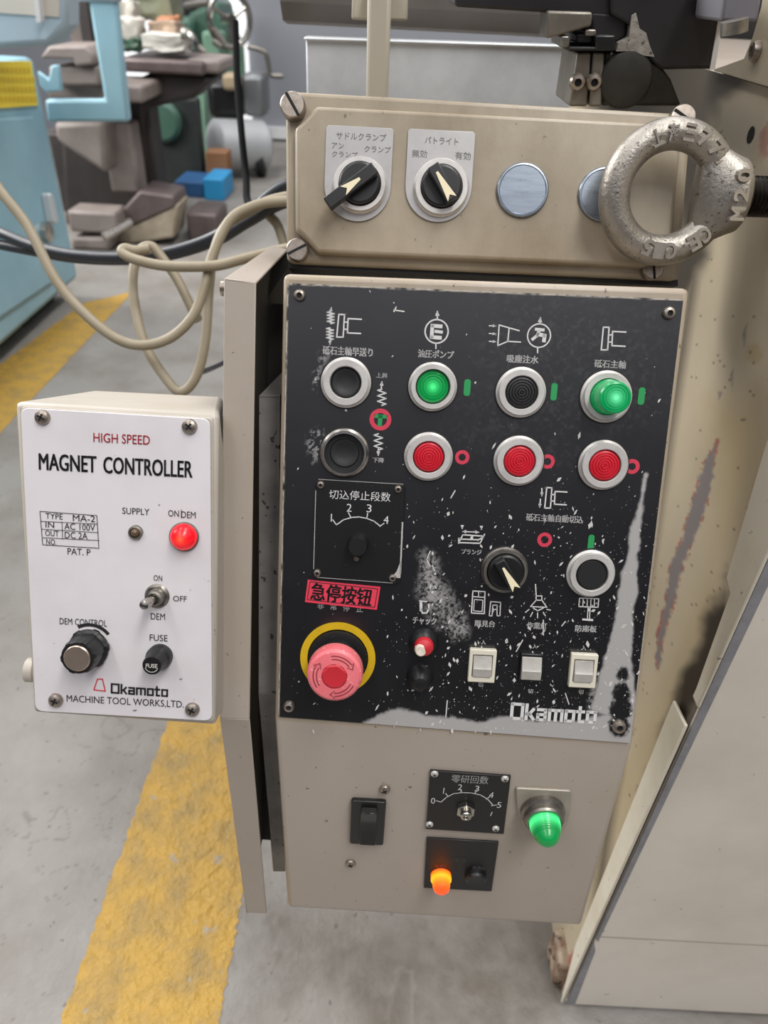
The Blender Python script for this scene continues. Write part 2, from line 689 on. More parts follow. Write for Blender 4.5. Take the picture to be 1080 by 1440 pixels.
def selector(F, px, py, parent, label, ang, r_px=31, rim=6, h=.005, lever=0.0, ring_m=None):
    """rotary selector; ang is the pointer's direction in the plate"""
    c = F.px(px, py, h)
    a = F.mpp(px, py)[0]
    r, wd = r_px * a, rim * a
    b = MB(ring_m or SILVER)
    b.lathe(F, c, [(r * 1.06, 0), (r * 1.06, h * .3), (r, h * .5), (r, h * .9), (r - wd * .10, h), (r - wd * .90, h), (r - wd, h * .9), (r - wd, 0)], 56)
    o = b.build('selector_switch', parent)
    lab(o, label)
    k = MB(BLK)
    rc = r - wd - .0004
    k.lathe(F, c, [(rc, 0), (rc, h * 1.3), (rc - .001, h * 1.5), (0, h * 1.5)], 48)
    d = Vector((math.cos(ang), math.sin(ang)))
    n = Vector((-d.y, d.x))
    cc = Vector(c)
    g = rc * .30
    L0, L1 = -rc * .93, rc * .93 + lever
    ridge = [tuple(cc + d * L0 - n * g), tuple(cc + d * L1 - n * g), tuple(cc + d * L1 + n * g), tuple(cc + d * L0 + n * g)]
    k.prism(F, ridge, h * 1.4, h * 1.5 + .0075)
    kn = k.build('knob', o, bevel=.0006)
    p = MB(CREAM_PTR)
    t0 = -rc * .55 if not lever else -rc * .05
    t1 = rc * .9 if not lever else rc * .95
    w_ = rc * .24
    # swallow-tailed arrow: sharp at the far end, forked tail
    p.prism(F, [tuple(cc + d * t0 - n * w_ * .25), tuple(cc + d * t1 - n * w_), tuple(cc + d * (t1 - rc * .24)), tuple(cc + d * t1 + n * w_), tuple(cc + d * t0 + n * w_ * .25)], h * 1.5 + .0070, h * 1.5 + .0079)
    p.build('pointer', kn)
    return o


# ------------------------------------------------------------------ the frames of the machine's faces
TP = R(25.5)
PLATE = tilted(at_d(540, 720, .44), TP)            # the legend plate's face
BODYF = PLATE.shifted(-.0016)
bend = BODYF.px(640, 1034)
LOWER = tilted(BODYF.pt(*bend), R(6.4))            # lower face of the control box
TOPF = tilted(at_d(690, 260, .463), TP)            # switch box cover
MAGF = tilted(at_d(165, 790, .43), R(27.0))        # magnet controller plate
COLX = 0.275 * K                                        # side of the grinder's column


# ------------------------------------------------------------------ wear masks (shapes of chips, stains and painted shade, laid out on the surface itself)
RNG = np.random.default_rng(3)


def vnoise(x, y, scale, seed):
    g = np.random.default_rng(seed).random((64, 64))
    x, y = x / scale, y / scale
    i, j = np.floor(x).astype(int), np.floor(y).astype(int)
    fx, fy = x - i, y - j
    fx, fy = fx * fx * (3 - 2 * fx), fy * fy * (3 - 2 * fy)
    G = lambda a, b: g[a % 64, b % 64]
    return (G(i, j) * (1 - fx) + G(i + 1, j) * fx) * (1 - fy) + (G(i, j + 1) * (1 - fx) + G(i + 1, j + 1) * fx) * fy


def fbm(x, y, scale, seed, n=4):
    t, a, s = 0, 1.0, 0
    for k in range(n):
        t = t + a * vnoise(x, y, scale / 2 ** k, seed + k)
        s += a
        a *= .6
    return t / s


def sdist(X, Y, poly):
    """signed distance to a polygon, inside negative"""
    d = np.full(X.shape, 1e9)
    ins = np.zeros(X.shape, bool)
    n = len(poly)
    for i in range(n):
        (x0, y0), (x1, y1) = poly[i], poly[(i + 1) % n]
        ex, ey = x1 - x0, y1 - y0
        t = np.clip(((X - x0) * ex + (Y - y0) * ey) / (ex * ex + ey * ey + 1e-12), 0, 1)
        d = np.minimum(d, np.hypot(X - x0 - t * ex, Y - y0 - t * ey))
        c = ((y0 > Y) != (y1 > Y)) & (X < (x1 - x0) * (Y - y0) / (y1 - y0 + 1e-12) + x0)
        ins ^= c
    return np.where(ins, -d, d)


def soft(d, w):
    t = np.clip(.5 - d / (2 * w), 0, 1)
    return t * t * (3 - 2 * t)


def proj(p3):
    q = p3 - np.array(CAM)
    z = q @ np.array(FW)
    return 540 + FPX * (q @ np.array(RT)) / z, 720 + FPX * (q @ np.array(DN)) / z


def wear_grid(name, F, quad, nu, nv, h, masks, m, parent, thick=0.0):
    """dense sheet over a quad of (u, v) corners TL TR BR BL with wear and shade attributes"""
    s = np.linspace(0, 1, nu)
    t = np.linspace(0, 1, nv)
    S, T = np.meshgrid(s, t)
    q = np.array(quad)
    uv = ((1 - S)[..., None] * (1 - T)[..., None] * q[0] + S[..., None] * (1 - T)[..., None] * q[1] + S[..., None] * T[..., None] * q[2] + (1 - S)[..., None] * T[..., None] * q[3])
    co = np.array(F.O) + uv[..., :1] * np.array(F.U) + uv[..., 1:] * np.array(F.V) + h * np.array(F.N)
    X, Y = proj(co.reshape(-1, 3))
    idx = np.arange(nu * nv).reshape(nv, nu)
    fa = np.stack([idx[1:, :-1], idx[1:, 1:], idx[:-1, 1:], idx[:-1, :-1]], -1).reshape(-1, 4)
    me = bpy.data.meshes.new(name)
    pts = co.reshape(-1, 3)
    rim = np.concatenate([idx[0, :], idx[1:, -1], idx[-1, -2::-1], idx[-2:0:-1, 0]])
    verts = pts
    faces = [tuple(f) for f in fa.tolist()]
    if thick:
        low = pts[rim] - thick * np.array(F.N)
        verts = np.concatenate([pts, low])
        n0, k = len(pts), len(rim)
        faces += [(int(rim[i]), int(rim[(i + 1) % k]), n0 + (i + 1) % k, n0 + i) for i in range(k)]
    me.from_pydata(verts.tolist(), [], faces)
    for an, fn in masks.items():
        a = me.attributes.new(an, 'FLOAT', 'POINT')
        v = np.zeros(len(verts), np.float32)
        v[:len(pts)] = fn(X, Y)
        a.data.foreach_set('value', v)
    me.materials.append(m)
    o = bpy.data.objects.new(name, me)
    COL.objects.link(o)
    put(o, parent)
    return o


def worn_mat(name, base, layers, noise_scale=None, noise_col=None, noise_amt=0.0, spec=.5):
    """base: (colour, roughness, metallic); layers: {attribute: (colour, roughness, metallic)}"""
    m = bpy.data.materials.new(name)
    m.use_nodes = True
    t = m.node_tree
    b = t.nodes['Principled BSDF']
    b.inputs['Specular IOR Level'].default_value = spec

    def val(x):
        n = t.nodes.new('ShaderNodeValue')
        n.outputs[0].default_value = x
        return n.outputs[0]

    def rgb(c):
        n = t.nodes.new('ShaderNodeRGB')
        n.outputs[0].default_value = lin(c)
        return n.outputs[0]

    col, ro, me = rgb(base[0]), val(base[1]), val(base[2])

    def mx(f, a, c, kind):
        x = t.nodes.new('ShaderNodeMix')
        x.data_type = kind
        t.links.new(f, x.inputs[0])
        i = (6, 7, 2) if kind == 'RGBA' else (2, 3, 0)
        t.links.new(a, x.inputs[i[0]])
        t.links.new(c, x.inputs[i[1]])
        return x.outputs[i[2]]

    tc = t.nodes.new('ShaderNodeTexCoord')
    if noise_scale:
        n = t.nodes.new('ShaderNodeTexNoise')
        n.inputs['Scale'].default_value = noise_scale
        n.inputs['Detail'].default_value = 7
        t.links.new(tc.outputs['Object'], n.inputs['Vector'])
        r = t.nodes.new('ShaderNodeMapRange')
        r.inputs['From Min'].default_value = .42
        r.inputs['From Max'].default_value = .75
        r.inputs['To Max'].default_value = noise_amt
        t.links.new(n.outputs['Fac'], r.inputs['Value'])
        col = mx(r.outputs[0], col, rgb(noise_col), 'RGBA')
    for an, (c, rr, mm) in layers.items():
        a = t.nodes.new('ShaderNodeAttribute')
        a.attribute_name = an
        f = a.outputs['Fac']
        col = mx(f, col, rgb(c), 'RGBA')
        ro = mx(f, ro, val(rr), 'FLOAT')
        me = mx(f, me, val(mm), 'FLOAT')
    t.links.new(col, b.inputs['Base Color'])
    t.links.new(ro, b.inputs['Roughness'])
    t.links.new(me, b.inputs['Metallic'])
    return m


# ------------------------------------------------------------------ the setting: floor, floor lines, back wall
FLOOR = mat('concrete_floor', '#86827d', .6, stain='#655c53', stain_amt=.8, stain_scale=4.2, speck='#3f3a36', speck_amt=.6, speck_scale=70, speck_th=.70, rvar=.25, bump=.7, bump_scale=30, bump_d=.006, layer=('oil', '#4f463c'))
b = MB(FLOOR)
b.box(WORLD, -9, 9, -5, 9, -.05, 0)
struct(b.build('floor', smooth=False))


def m_oil(X, Y):
    n = fbm(X, Y, 90, 101)
    n2 = fbm(X, Y, 16, 105, 3)
    a = soft(sdist(X, Y, [(360, 1270), (880, 1290), (830, 1460), (700, 1500), (520, 1480), (400, 1400)]) + (n - .5) * 190, 90) * .55
    c = soft(sdist(X, Y, [(402, 1285), (412, 1290), (404, 1330), (392, 1365), (384, 1360), (396, 1320)]) + (n2 - .5) * 8, 3) * .6
    d = soft(np.abs(sdist(X, Y, [(535, 1470), (560, 1360), (582, 1365), (572, 1480)]) + (n2 - .5) * 10) - 2, 3) * -.35
    e = soft(sdist(X, Y, [(690, 1320), (780, 1315), (790, 1400), (740, 1420)]) + (n - .5) * 60, 30) * .5
    sp_ = (fbm(X, Y, 6, 111, 2) > .86) * .5
    crack = (np.abs(fbm(X, Y, 120, 121, 3) - .5) < .004) * .35
    return np.clip(np.maximum.reduce([a, c, e, sp_, crack]) * (.55 + .9 * n2) + d, 0, 1)


fpatch = bpy.data.objects.new('floor_root', None)
FLF = Frame((0, 0, 0), (1, 0, 0), (0, 1, 0))
fpo = wear_grid('floor_patch', FLF, [(-.9, .95), (.5, .95), (.5, .1), (-.9, .1)], 420, 255, .0006, {'oil': m_oil}, FLOOR, fpatch)
fpo.parent = None
bpy.data.objects.remove(fpatch)
fpo.matrix_parent_inverse = Matrix.Identity(4)
struct(fpo)
LINE = mat('floor_line_paint', '#ad8836', .55, stain='#857044', stain_amt=.9, stain_scale=22, speck='#8f877a', speck_amt=.75, speck_scale=34, speck_th=.69, rvar=.2, bump=1.0, bump_scale=75, bump_d=.006)


def floor_line(p, n=160):
    """p: far left, far right, near right, near left floor points; ragged long edges"""
    bb = MB(LINE)
    L, Rr = [], []
    for i in range(n + 1):
        t = i / n
        a = Vector(p[0]).lerp(Vector(p[3]), t)
        c = Vector(p[1]).lerp(Vector(p[2]), t)
        d = (c - a).normalized()
        L.append(bb.bm.verts.new((*(a + d * random.uniform(-.0022, .0022)).xy, .0012)))
        Rr.append(bb.bm.verts.new((*(c + d * random.uniform(-.0022, .0022)).xy, .0012)))
    for i in range(n):
        bb.face([L[i + 1], Rr[i + 1], Rr[i], L[i]])
    return struct(bb.build('floor_line', smooth=False))


def ext(a, c, t):
    return a + (c - a) * t


l0, l1 = at_z(85, 1440), at_z(233, 1023)
r0, r1 = at_z(307, 1440), at_z(336, 1288)
floor_line([ext(l0, l1, 1.35), ext(r0, r1, 3.6), ext(r0, r1, -2.0), ext(l0, l1, -1.0)])
m0, m1 = at_z(0, 513), at_z(113, 430)
q0, q1 = at_z(58, 548), at_z(183, 415)
floor_line([ext(m0, m1, 1.05), ext(q0, q1, 1.05), ext(q0, q1, -1.2), ext(m0, m1, -.6)])

WALLM = mat('grey_wall_panel', '#8f9197', .55, stain='#7c7e84', stain_amt=.3, stain_scale=2)
WHITEW = mat('white_wall_frame', '#d8d8d8', .5)
b = MB(WALLM)
b.box(WORLD, -9, 9, 6.6 * K, 6.8 * K, 0, 3.0)
struct(b.build('wall_back', smooth=False))
xw0, xw1, xw2 = at_y(326, 60, 6.54).x / K, at_y(347, 60, 6.54).x / K, at_y(372, 215, 6.54).x / K
for i, (xa, xb, za, zb) in enumerate([(xw0, xw1, .02, 3), (xw2, 2.2, .02, .10), (xw0 - .9, xw0 - .6, .02, 3)]):
    b = MB(WHITEW if i == 1 else mat('bright_window', '#e8e8e8', .5, emit='#f4f6f8', estr=1.0))
    b.box(WORLD, xa * K, xb * K, 6.54 * K, 6.6 * K, za * K, zb * K)
    struct(b.build('trim_1' if i == 1 else 'window_%d' % (1 + i // 2), smooth=False))

# ------------------------------------------------------------------ surface grinder (column, bed, wheel guard, table parts)
grinder = thing('surface_grinder', 'large cream surface grinder filling the right side and top of the picture', 'machine tool', (.5, .8, 0))

# column: its left side is a painted sheet with its own chips, stains and painted shade
grime_polys = [[(1022, 795), (1005, 838), (990, 870), (966, 930), (945, 985), (925, 1050), (905, 1120), (950, 1040), (985, 985), (1040, 880)]]
STREAK = [(1009, 618), (1003, 660), (992, 720), (968, 775), (960, 800), (950, 840), (938, 880), (930, 905), (932, 930), (924, 942), (922, 925), (925, 890), (935, 850), (941, 800), (957, 760), (975, 700), (990, 650)]


def m_grime_shade(X, Y):  # oil stain and specks, plus shade painted beside the boxes and at the top
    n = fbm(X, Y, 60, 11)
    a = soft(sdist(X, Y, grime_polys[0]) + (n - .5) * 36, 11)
    # dark shading line painted along the control box's edge
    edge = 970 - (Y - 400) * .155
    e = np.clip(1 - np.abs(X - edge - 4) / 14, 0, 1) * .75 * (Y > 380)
    l = soft(sdist(X, Y, [(950, 220), (1000, 225), (998, 330), (975, 400), (945, 430)]) + (n - .5) * 30, 14) * .95  # shadow gap beside the switch box, painted dark
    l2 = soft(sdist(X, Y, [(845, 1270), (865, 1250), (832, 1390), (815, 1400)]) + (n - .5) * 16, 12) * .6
    top = soft(sdist(X, Y, [(840, 30), (1010, 40), (1060, 122), (1012, 140), (985, 205), (978, 270), (860, 270)]) + (n - .5) * 26, 13) * .92  # shaded upper part of the column, painted in with some grime
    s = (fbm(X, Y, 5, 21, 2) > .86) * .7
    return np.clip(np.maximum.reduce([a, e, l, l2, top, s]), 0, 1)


def m_yellow(X, Y):
    n = fbm(X, Y * .35, 70, 31)
    a = soft(sdist(X, Y, [(985, 560), (1010, 800), (950, 900), (900, 1050), (830, 1310), (850, 1380), (880, 1240), (960, 980), (1075, 640), (1078, 560)]) + (n - .5) * 60, 45) * .55
    p = soft(sdist(X, Y, [(1050, 486), (1066, 482), (1074, 500), (1066, 512), (1048, 506)]), 4) * .6
    return np.clip(np.maximum(a, p), 0, 1)


def m_primer(X, Y):
    n = fbm(X, Y, 10, 41, 3)
    a = soft(sdist(X, Y, STREAK) + (n - .5) * 9, 1.6)
    d = soft(sdist(X, Y, [(1044, 470), (1050, 455), (1047, 490)]), 2)
    e = soft(sdist(X, Y, [(1010, 550), (1016, 552), (1011, 562)]), 2)
    f = soft(sdist(X, Y, [(1027, 528), (1031, 518), (1030, 548)]), 2)
    return np.clip(np.maximum.reduce([a, d, e, f]), 0, 1)


def m_red(X, Y):
    n = fbm(X, Y, 8, 51, 3)
    a = soft(np.abs(sdist(X, Y, STREAK) + (n - .5) * 9 - 1.5) - 1.2, 1.2) * (n > .52) * .9
    c = soft(sdist(X, Y, [(1071, 185), (1082, 172), (1082, 215), (1070, 228), (1066, 210)]) + (n - .5) * 14, 3) * .6
    f = soft(sdist(X, Y, [(788, 1350), (806, 1340), (815, 1380), (800, 1398), (788, 1380)]) + (n - .5) * 22, 4) * .9
    return np.clip(np.maximum.reduce([a, c, f]), 0, 1)


COLMAT = worn_mat('column_paint', ('#b5a891', .42, 0.0), {'yellowing': ('#a08a5a', .42, 0.0), 'grime_shade': ('#2c241a', .5, 0.0), 'primer': ('#77706f', .5, 0.0), 'red_primer': ('#9a4a3c', .5, 0.0)}, 16, '#a3957a', .5)
CF = Frame((COLX, 0, 0), (0, -1, 0), (0, 0, 1))       # faces -X
b = MB(CREAM)
GCOL = .368
zst = at_x(1076, 122, COLX).z
b.box(WORLD, COLX + .001, .80, GCOL, 1.25, 0, zst)
column = b.build('column', grinder, bevel=.004)
wear_grid('column_side', CF, [(-1.25, zst), (-GCOL, zst), (-GCOL, 0), (-1.25, 0)], 300, 500, 0, {'yellowing': m_yellow, 'grime_shade': m_grime_shade, 'primer': m_primer, 'red_primer': m_red}, COLMAT, column)
# upper casting step with its lower lip and two screws
b = MB(mat('casting_cream', '#b3a892', .42, stain='#8d7d5f', stain_amt=.5, stain_scale=14, speck='#3c342a', speck_amt=.7, speck_scale=120, speck_th=.72))
uq = [CF.px(x, y, .004) for x, y in ((1076, -30), (1070, 10), (1058, 52), (1046, 82), (1004, 97))]
b.prism(CF, uq + [(uq[-1][0], zst + .001), (-.369, zst + .001), (-.369, uq[0][1])], -.25, .004)
cast = b.build('upper_casting', grinder, bevel=.003)
b = MB(mat('dark_shade_sheet', '#2a2827', .55, stain='#191817', stain_amt=.5, stain_scale=12))  # dark sheet standing in for the shaded recess behind the column
b.box(WORLD, COLX - .03, .80, 1.26, 1.28, .5, 1.4)
b.build('shade_sheet', grinder)
screw_socket('screw', CF, CF.px(1066, 72, .004), .0065, cast, .004)
b = MB(SLOT)
b.lathe(CF, CF.px(1056, 190), [(.0055, .0003), (0, .0003)], 20)
lab(b.build('screw_hole', column), 'empty black screw hole')
# foot that the column stands on
b = MB(mat('rusty_foot_paint', '#a2937c', .5, stain='#5f3320', stain_amt=1.0, stain_scale=34, speck='#3a1f14', speck_amt=.9, speck_scale=80, speck_th=.58))
fp = at_z(800, 1396)
b.box(WORLD, COLX - .012, COLX + .06, GCOL + .01, max(fp.y, GCOL) + .05, 0, .055)
lab(b.build('foot', grinder, bevel=.006), 'rusty levelling foot under the column')
# bed behind the control box
b = MB(CREAM_D)
b.box(WORLD, -.09, COLX - .001, .66, 1.2, .0, .34)
b.build('bed', grinder, bevel=.01)

# splash tray, hood, post
SHEET = mat('stainless_sheet', '#dcdee0', .42, .35, stain='#83888e', stain_amt=.5, stain_scale=9, rvar=.2, bump=.04, bump_scale=60)
HOODM = mat('grey_hood_paint', '#77726d', .5, stain='#4f4a46', stain_amt=.6, stain_scale=7, rvar=.2)
POSTM = mat('cream_post_paint', '#b9b1a1', .5, stain='#a09884', stain_amt=.3, stain_scale=12)
DARKM = mat('dark_guard_paint', '#2b292c', .45, .2, stain='#1a191b', stain_amt=.6, stain_scale=20, rvar=.2)
DARKB = mat('dark_block_steel', '#35332f', .5, .4, stain='#1c1a18', stain_amt=.6, stain_scale=60, rvar=.2)
BLOCKS = mat('grey_block_steel', '#7d776e', .45, .6, stain='#55504a', stain_amt=.5, stain_scale=60, rvar=.2)


def YF(y):
    return Frame((0, y * K, 0), (1, 0, 0), (0, 0, 1))


f = YF(.98)
b = MB(SHEET)
sa, sb_ = f.px(430, 54), f.px(815, 66)
b.prism(f, [sa, sb_, (sb_[0], .34), (sa[0], .34)], -.012, 0)
b.prism(f, P(f, [(428, 51), (816, 63), (816, 69), (428, 57)]), -.012, .004)
lab(b.build('splash_sheet', grinder, bevel=.002), 'bright stainless back sheet')
f = YF(.86)
b = MB(HOODM)
lo = f.px(368, 46)
hi = f.px(770, 52)
prof = [(.86, lo[1] + .10), (.86, lo[1] + .05), (.865, lo[1] + .02), (.88, lo[1] + .004), (.91, lo[1]), (1.2, lo[1]), (1.2, lo[1] + .16), (.90, lo[1] + .16)]
b.loft([[Vector((x, y, z)) for y, z in prof] for x in (lo[0], hi[0] + .06)])
b.build('table_guard', grinder)
f = YF(.80)
b = MB(POSTM)
pa, pb_, pc_, pd_ = P(f, [(517, -40), (551, -40), (546, 120), (515, 120)])
b.prism(f, [pa, pb_, pc_, (pc_[0], .34), (pd_[0], .34), pd_], -.02, 0)
lab(b.build('post', grinder, bevel=.003), 'cream upright post behind the switch box')
b = MB(POSTM)
b.prism(f, P(f, [(496, -30), (574, -30), (573, 30), (494, 28)], -.02), -.03, -.0205)
b.build('mounting_plate', grinder, bevel=.002)

f = YF(.66)
b = MB(DARKM)
b.prism(f, P(f, [(858, -40), (1026, -40), (1002, 97), (930, 98), (912, 84), (903, 60), (893, 40), (858, 20)]), -.12, 0)
guard = b.build('wheel_guard', grinder, bevel=.002)
b = MB(mat('bare_edge', '#d0ccc8', .4, .1))
b.prism(f, P(f, [(1022, -40), (1029, -40), (1005, 98), (998, 98)], .001), -.01, .0012)
lab(b.build('edge_strip', guard), 'bright bare metal edge')
b = MB(mat('raw_casting', '#8d8880', .75, stain='#57524c', stain_amt=.7, stain_scale=90, speck='#2b2825', speck_amt=.8, speck_scale=260, speck_th=.6, bump=.5, bump_scale=200))
b.prism(f, P(f, [(866, 72), (869, 60), (884, 52), (888, 22), (894, 18), (899, 40), (908, 46), (914, 66), (920, 80), (905, 78), (893, 72)], .001), -.03, .002)
lab(b.build('cast_lug', guard), 'rough grey cast lug')
b = MB(DARKM)
b.prism(f, P(f, [(640, -40), (862, -40), (862, 24), (640, 10)]), -.10, -.004)
b.prism(f, P(f, [(833, 16), (885, 20), (884, 52), (869, 62), (833, 50)]), -.08, -.004)
lab(b.build('spindle_nose', grinder, bevel=.002), 'black spindle housing over the table')
b = MB(BLOCKS)
b.prism(f, P(f, [(770, 15), (834, 17), (832, 37), (768, 55)], .004), -.03, .004)
lab(b.build('dresser_arm', grinder, bevel=.0015), 'grey tapered dresser arm')
b = MB(STEEL)
for cx, cy, ww, hh, mm in [(794, 58, 12, 16, STEEL), (822, 54, 22, 14, BLK), (830, 46, 16, 10, STEEL), (849, 60, 28, 22, BLK), (851, 52, 24, 6, STEEL), (818, 68, 40, 6, BLK_M)]:
    b.prism(f, P(f, [(cx - ww / 2, cy - hh / 2), (cx + ww / 2, cy - hh / 2), (cx + ww / 2, cy + hh / 2), (cx - ww / 2, cy + hh / 2)]), -.04, random.uniform(.0, .006), mm)
lab(b.build('clamp_bolts', grinder, bevel=.001), 'cluster of steel and black clamp bolts')
b = MB(BLOCKS)
b.prism(f, P(f, [(812, 74), (832, 73), (826, 150), (800, 150)]), -.06, 0)
b.prism(f, P(f, [(834, 73), (850, 73), (846, 150), (828, 150)]), -.06, .001)
blk = b.build('block', grinder, bevel=.0015)
for x, y in ((811, 115), (834, 115)):
    screw_socket('screw', f, f.px(x, y), .0055, blk, .001)
b = MB(DARKB)
b.prism(f, P(f, [(850, 72), (905, 78), (930, 92), (945, 112), (960, 150), (846, 150)]), -.10, -.002)
b.lathe(f, f.px(880, 112), [(.018, -.002), (.018, .001), (.016, .002), (0, .002)], 32)
lab(b.build('table_end_block', grinder, bevel=.002), 'dark table end block with a round boss')
f = YF(.60)
b = MB(mat('grey_bracket', '#77757c', .45, .2))
b.prism(f, P(f, [(1022, -40), (1078, -40), (1066, 31), (1013, 31)]), -.05, 0)
brk = b.build('stop_bracket', grinder, bevel=.002)
b = MB(STEEL)
b.tube([at_y(1033, 28, .585), at_y(1032, 47, .585)], .0075, 16)
b.build('bolt', brk)

# ------------------------------------------------------------------ front cover of the grinder
GY = .41 * K
gf = Frame((0, GY, 0), (1, 0, 0), (0, 0, 1))
cover = thing('front_cover', 'cream sheet metal cover at lower right with a worn grey front edge', 'machine cover', (.45, GY, 0))
b = MB(GUARD)
zb = .012
xr = .80
zt = .90
b.box(gf, COLX, xr, zb, zt, -.004, 0)
fold = gf.px(900, 1320)[1]
b.box(gf, COLX + .004, xr, fold - .0006, fold + .0006, 0, .0006, mat('crease', '#8d8478', .5))
b.build('front_panel', cover, bevel=.002)
b = MB(GUARD_W)
gp = [(1083, 745), (1012, 934), (940, 1116), (900, 1215), (886, 1262), (892, 1262), (950, 1120), (1022, 940), (1090, 770)]
b.prism(gf, [(COLX - .0006, fold - .004), (COLX + .0035, fold - .01), (COLX + .006, zt * .62), (COLX + .008, zt), (COLX - .0006, zt)], -.0006, .0007)
b.prism(gf, [(COLX - .0006, zb), (COLX + .010, zb), (COLX + .005, fold - .03), (COLX - .0006, fold - .012)], -.0006, .0007)
lab(b.build('worn_edge', cover), 'grey bare metal along the worn front edge')
b = MB(mat('flange_paint', '#d3ccbb', .38, stain='#a99b7c', stain_amt=.4, stain_scale=14, speck='#4a443c', speck_amt=.7, speck_scale=130, speck_th=.71))


def XP(pts):
    return [CF.px(x, y) for x, y in pts]


yl = at_x(957, 985, COLX)
fa, fb_, fc_, fd_ = [CF.px(x, y, .003) for x, y in ((1077, 622), (1021, 812), (1026, 834), (979, 966))]
fl_up = [(-GY, zt), (-GY, fd_[1] - .01), (fd_[0], fd_[1] - .01), fd_, fc_, fb_, fa, (fa[0], zt)]
b.prism(CF, fl_up, 0, .003)
lab(b.build('upper_flange', cover, bevel=.001), 'cream folded side flange, notched at its foot')
b = MB(MATS['flange_paint'])
yb = at_x(826, 1380, COLX)
b.prism(CF, [(-GY, zb), (-GY, yl.z + .004), (-(yl.y), yl.z), (-(yl.y), yl.z - .02), (-max(yb.y, GY + .02), yb.z), (-GY - .003, zb)], .0032, .006)
lab(b.build('lower_flange', cover, bevel=.001), 'wider cream flange stepping out at the bottom')

# ------------------------------------------------------------------ control box with the black legend plate
cbox = thing('control_box', 'cream control box with a scratched black legend plate full of buttons', 'control panel', (.06, .40, .62))
TL, TR = BODYF.pt(*BODYF.px(398, 384)), BODYF.pt(*BODYF.px(971, 405))
ML, MR = BODYF.pt(*BODYF.px(386, 1013)), BODYF.pt(*BODYF.px(890, 1049))
BL, BR = LOWER.pt(*LOWER.px(404, 1277)), LOWER.pt(*LOWER.px(818, 1303))
ML.z = ML.z
NB = -PLATE.N
b = MB(CREAM_D)
dep = [.13, .13, .15, .15, .10, .10]
front = [TL, TR, MR, BR, BL, ML]
vf = [b.bm.verts.new(p) for p in front]
vb = [b.bm.verts.new(p + o_) for p, o_ in zip(front, [NB * .09, NB * .09, Vector((0, .10, -.02)), Vector((0, .08, 0)), Vector((0, .08, 0)), Vector((0, .10, -.02))])]
b.face([vf[0], vf[5], vf[2], vf[1]])
b.face([vf[5], vf[4], vf[3], vf[2]], CREAM)
b.face([vb[1], vb[2], vb[5], vb[0]])
b.face([vb[2], vb[3], vb[4], vb[5]])
b.face([vf[0], vf[1], vb[1], vb[0]])
b.face([vf[4], vb[4], vb[3], vf[3]])
b.face([vf[5], vf[0], vb[0], vb[5]])
b.face([vf[4], vf[5], vb[5], vb[4]])
b.face([vf[1], vf[2], vb[2], vb[1]])
b.face([vf[2], vf[3], vb[3], vb[2]])
body = b.build('housing', cbox, bevel=.0035, seg=3)


# the black plate with its bare patches
def m_bare(X, Y):
    n = fbm(X, Y, 26, 61)
    n2 = fbm(X, Y, 5, 71, 3)
    right = soft(sdist(X, Y, [(908, 668), (896, 800), (888, 905), (893, 1010), (895, 1040), (860, 1010), (832, 998), (848, 940), (866, 860), (886, 760)]) + (n - .5) * 11, 2.5)
    bot = soft(sdist(X, Y, [(512, 1020), (536, 1004), (560, 997), (590, 1004), (650, 1012), (720, 1010), (800, 1016), (850, 1004), (900, 1010), (895, 1050), (512, 1030)]) + (n - .5) * 14, 3)
    for cx, cy, rr in ((876, 948, 9), (874, 975, 14), (873, 998, 16), (870, 1021, 15)):
        d = np.hypot(X - cx, Y - cy) - rr + (n2 - .5) * 8
        hole = soft(d, 3)
        right = right * (1 - hole)
        bot = bot * (1 - hole)
    patch = soft(sdist(X, Y, [(596, 785), (606, 782), (626, 830), (650, 872), (655, 890), (640, 896), (612, 868), (592, 836)]) + (n - .5) * 30, 14)
    patch = patch * np.clip((fbm(X, Y, 2.6, 75, 2) - .30) * 3.2, 0, 1) * .8
    lowr = soft(sdist(X, Y, [(835, 960), (860, 950), (850, 1004), (832, 1000)]) + (n - .5) * 24, 12) * np.clip((n2 - .40) * 6, 0, 1) * .8
    scr = np.zeros_like(X)
    for q, am in (([(438, 605), (452, 600), (462, 640), (440, 652), (430, 630)], .5), ([(440, 520), (452, 500), (462, 496), (450, 530), (442, 545)], .45)):
        scr = np.maximum(scr, soft(sdist(X, Y, q) + (n - .5) * 16, 6) * (fbm(X, Y, 4, 81, 2) > .55) * am)
    haze = soft(sdist(X, Y, [(690, 400), (940, 430), (920, 600), (800, 640), (650, 620)]) + (n - .5) * 80, 60) * np.clip((n2 - .5) * 3, 0, 1) * .06
    return np.clip(np.maximum.reduce([right, bot, patch, lowr, scr, haze]), 0, 1)


def m_edge(X, Y):
    n = fbm(X, Y, 14, 91, 3)
    e = np.minimum.reduce([np.abs(Y - (399 + (X - 405) * .0405)), np.abs(X - (404.5 - (Y - 398) * .0222)) + 0 * X])
    return soft(e - 1.6 + (n - .5) * 3, .8) * np.clip((n - .25) * 3, 0, 1)


PLM = worn_mat('black_legend_paint', ('#0b0b0d', .30, 0.0), {'bare': ('#a9a6a4', .45, .25), 'chipped_edge': ('#b0a79a', .5, .1)}, 40, '#17171a', .6, spec=.95)
q = [PLATE.px(x, y) for x, y in ((404, 398), (961, 421), (886, 1045), (391, 1008))]
plate = wear_grid('legend_plate', PLATE, q, 480, 540, 0, {'bare': m_bare, 'chipped_edge': m_edge}, PLM, cbox, thick=.0014)
lab(plate, 'black printed legend plate, chipped and worn to bare metal at lower right')

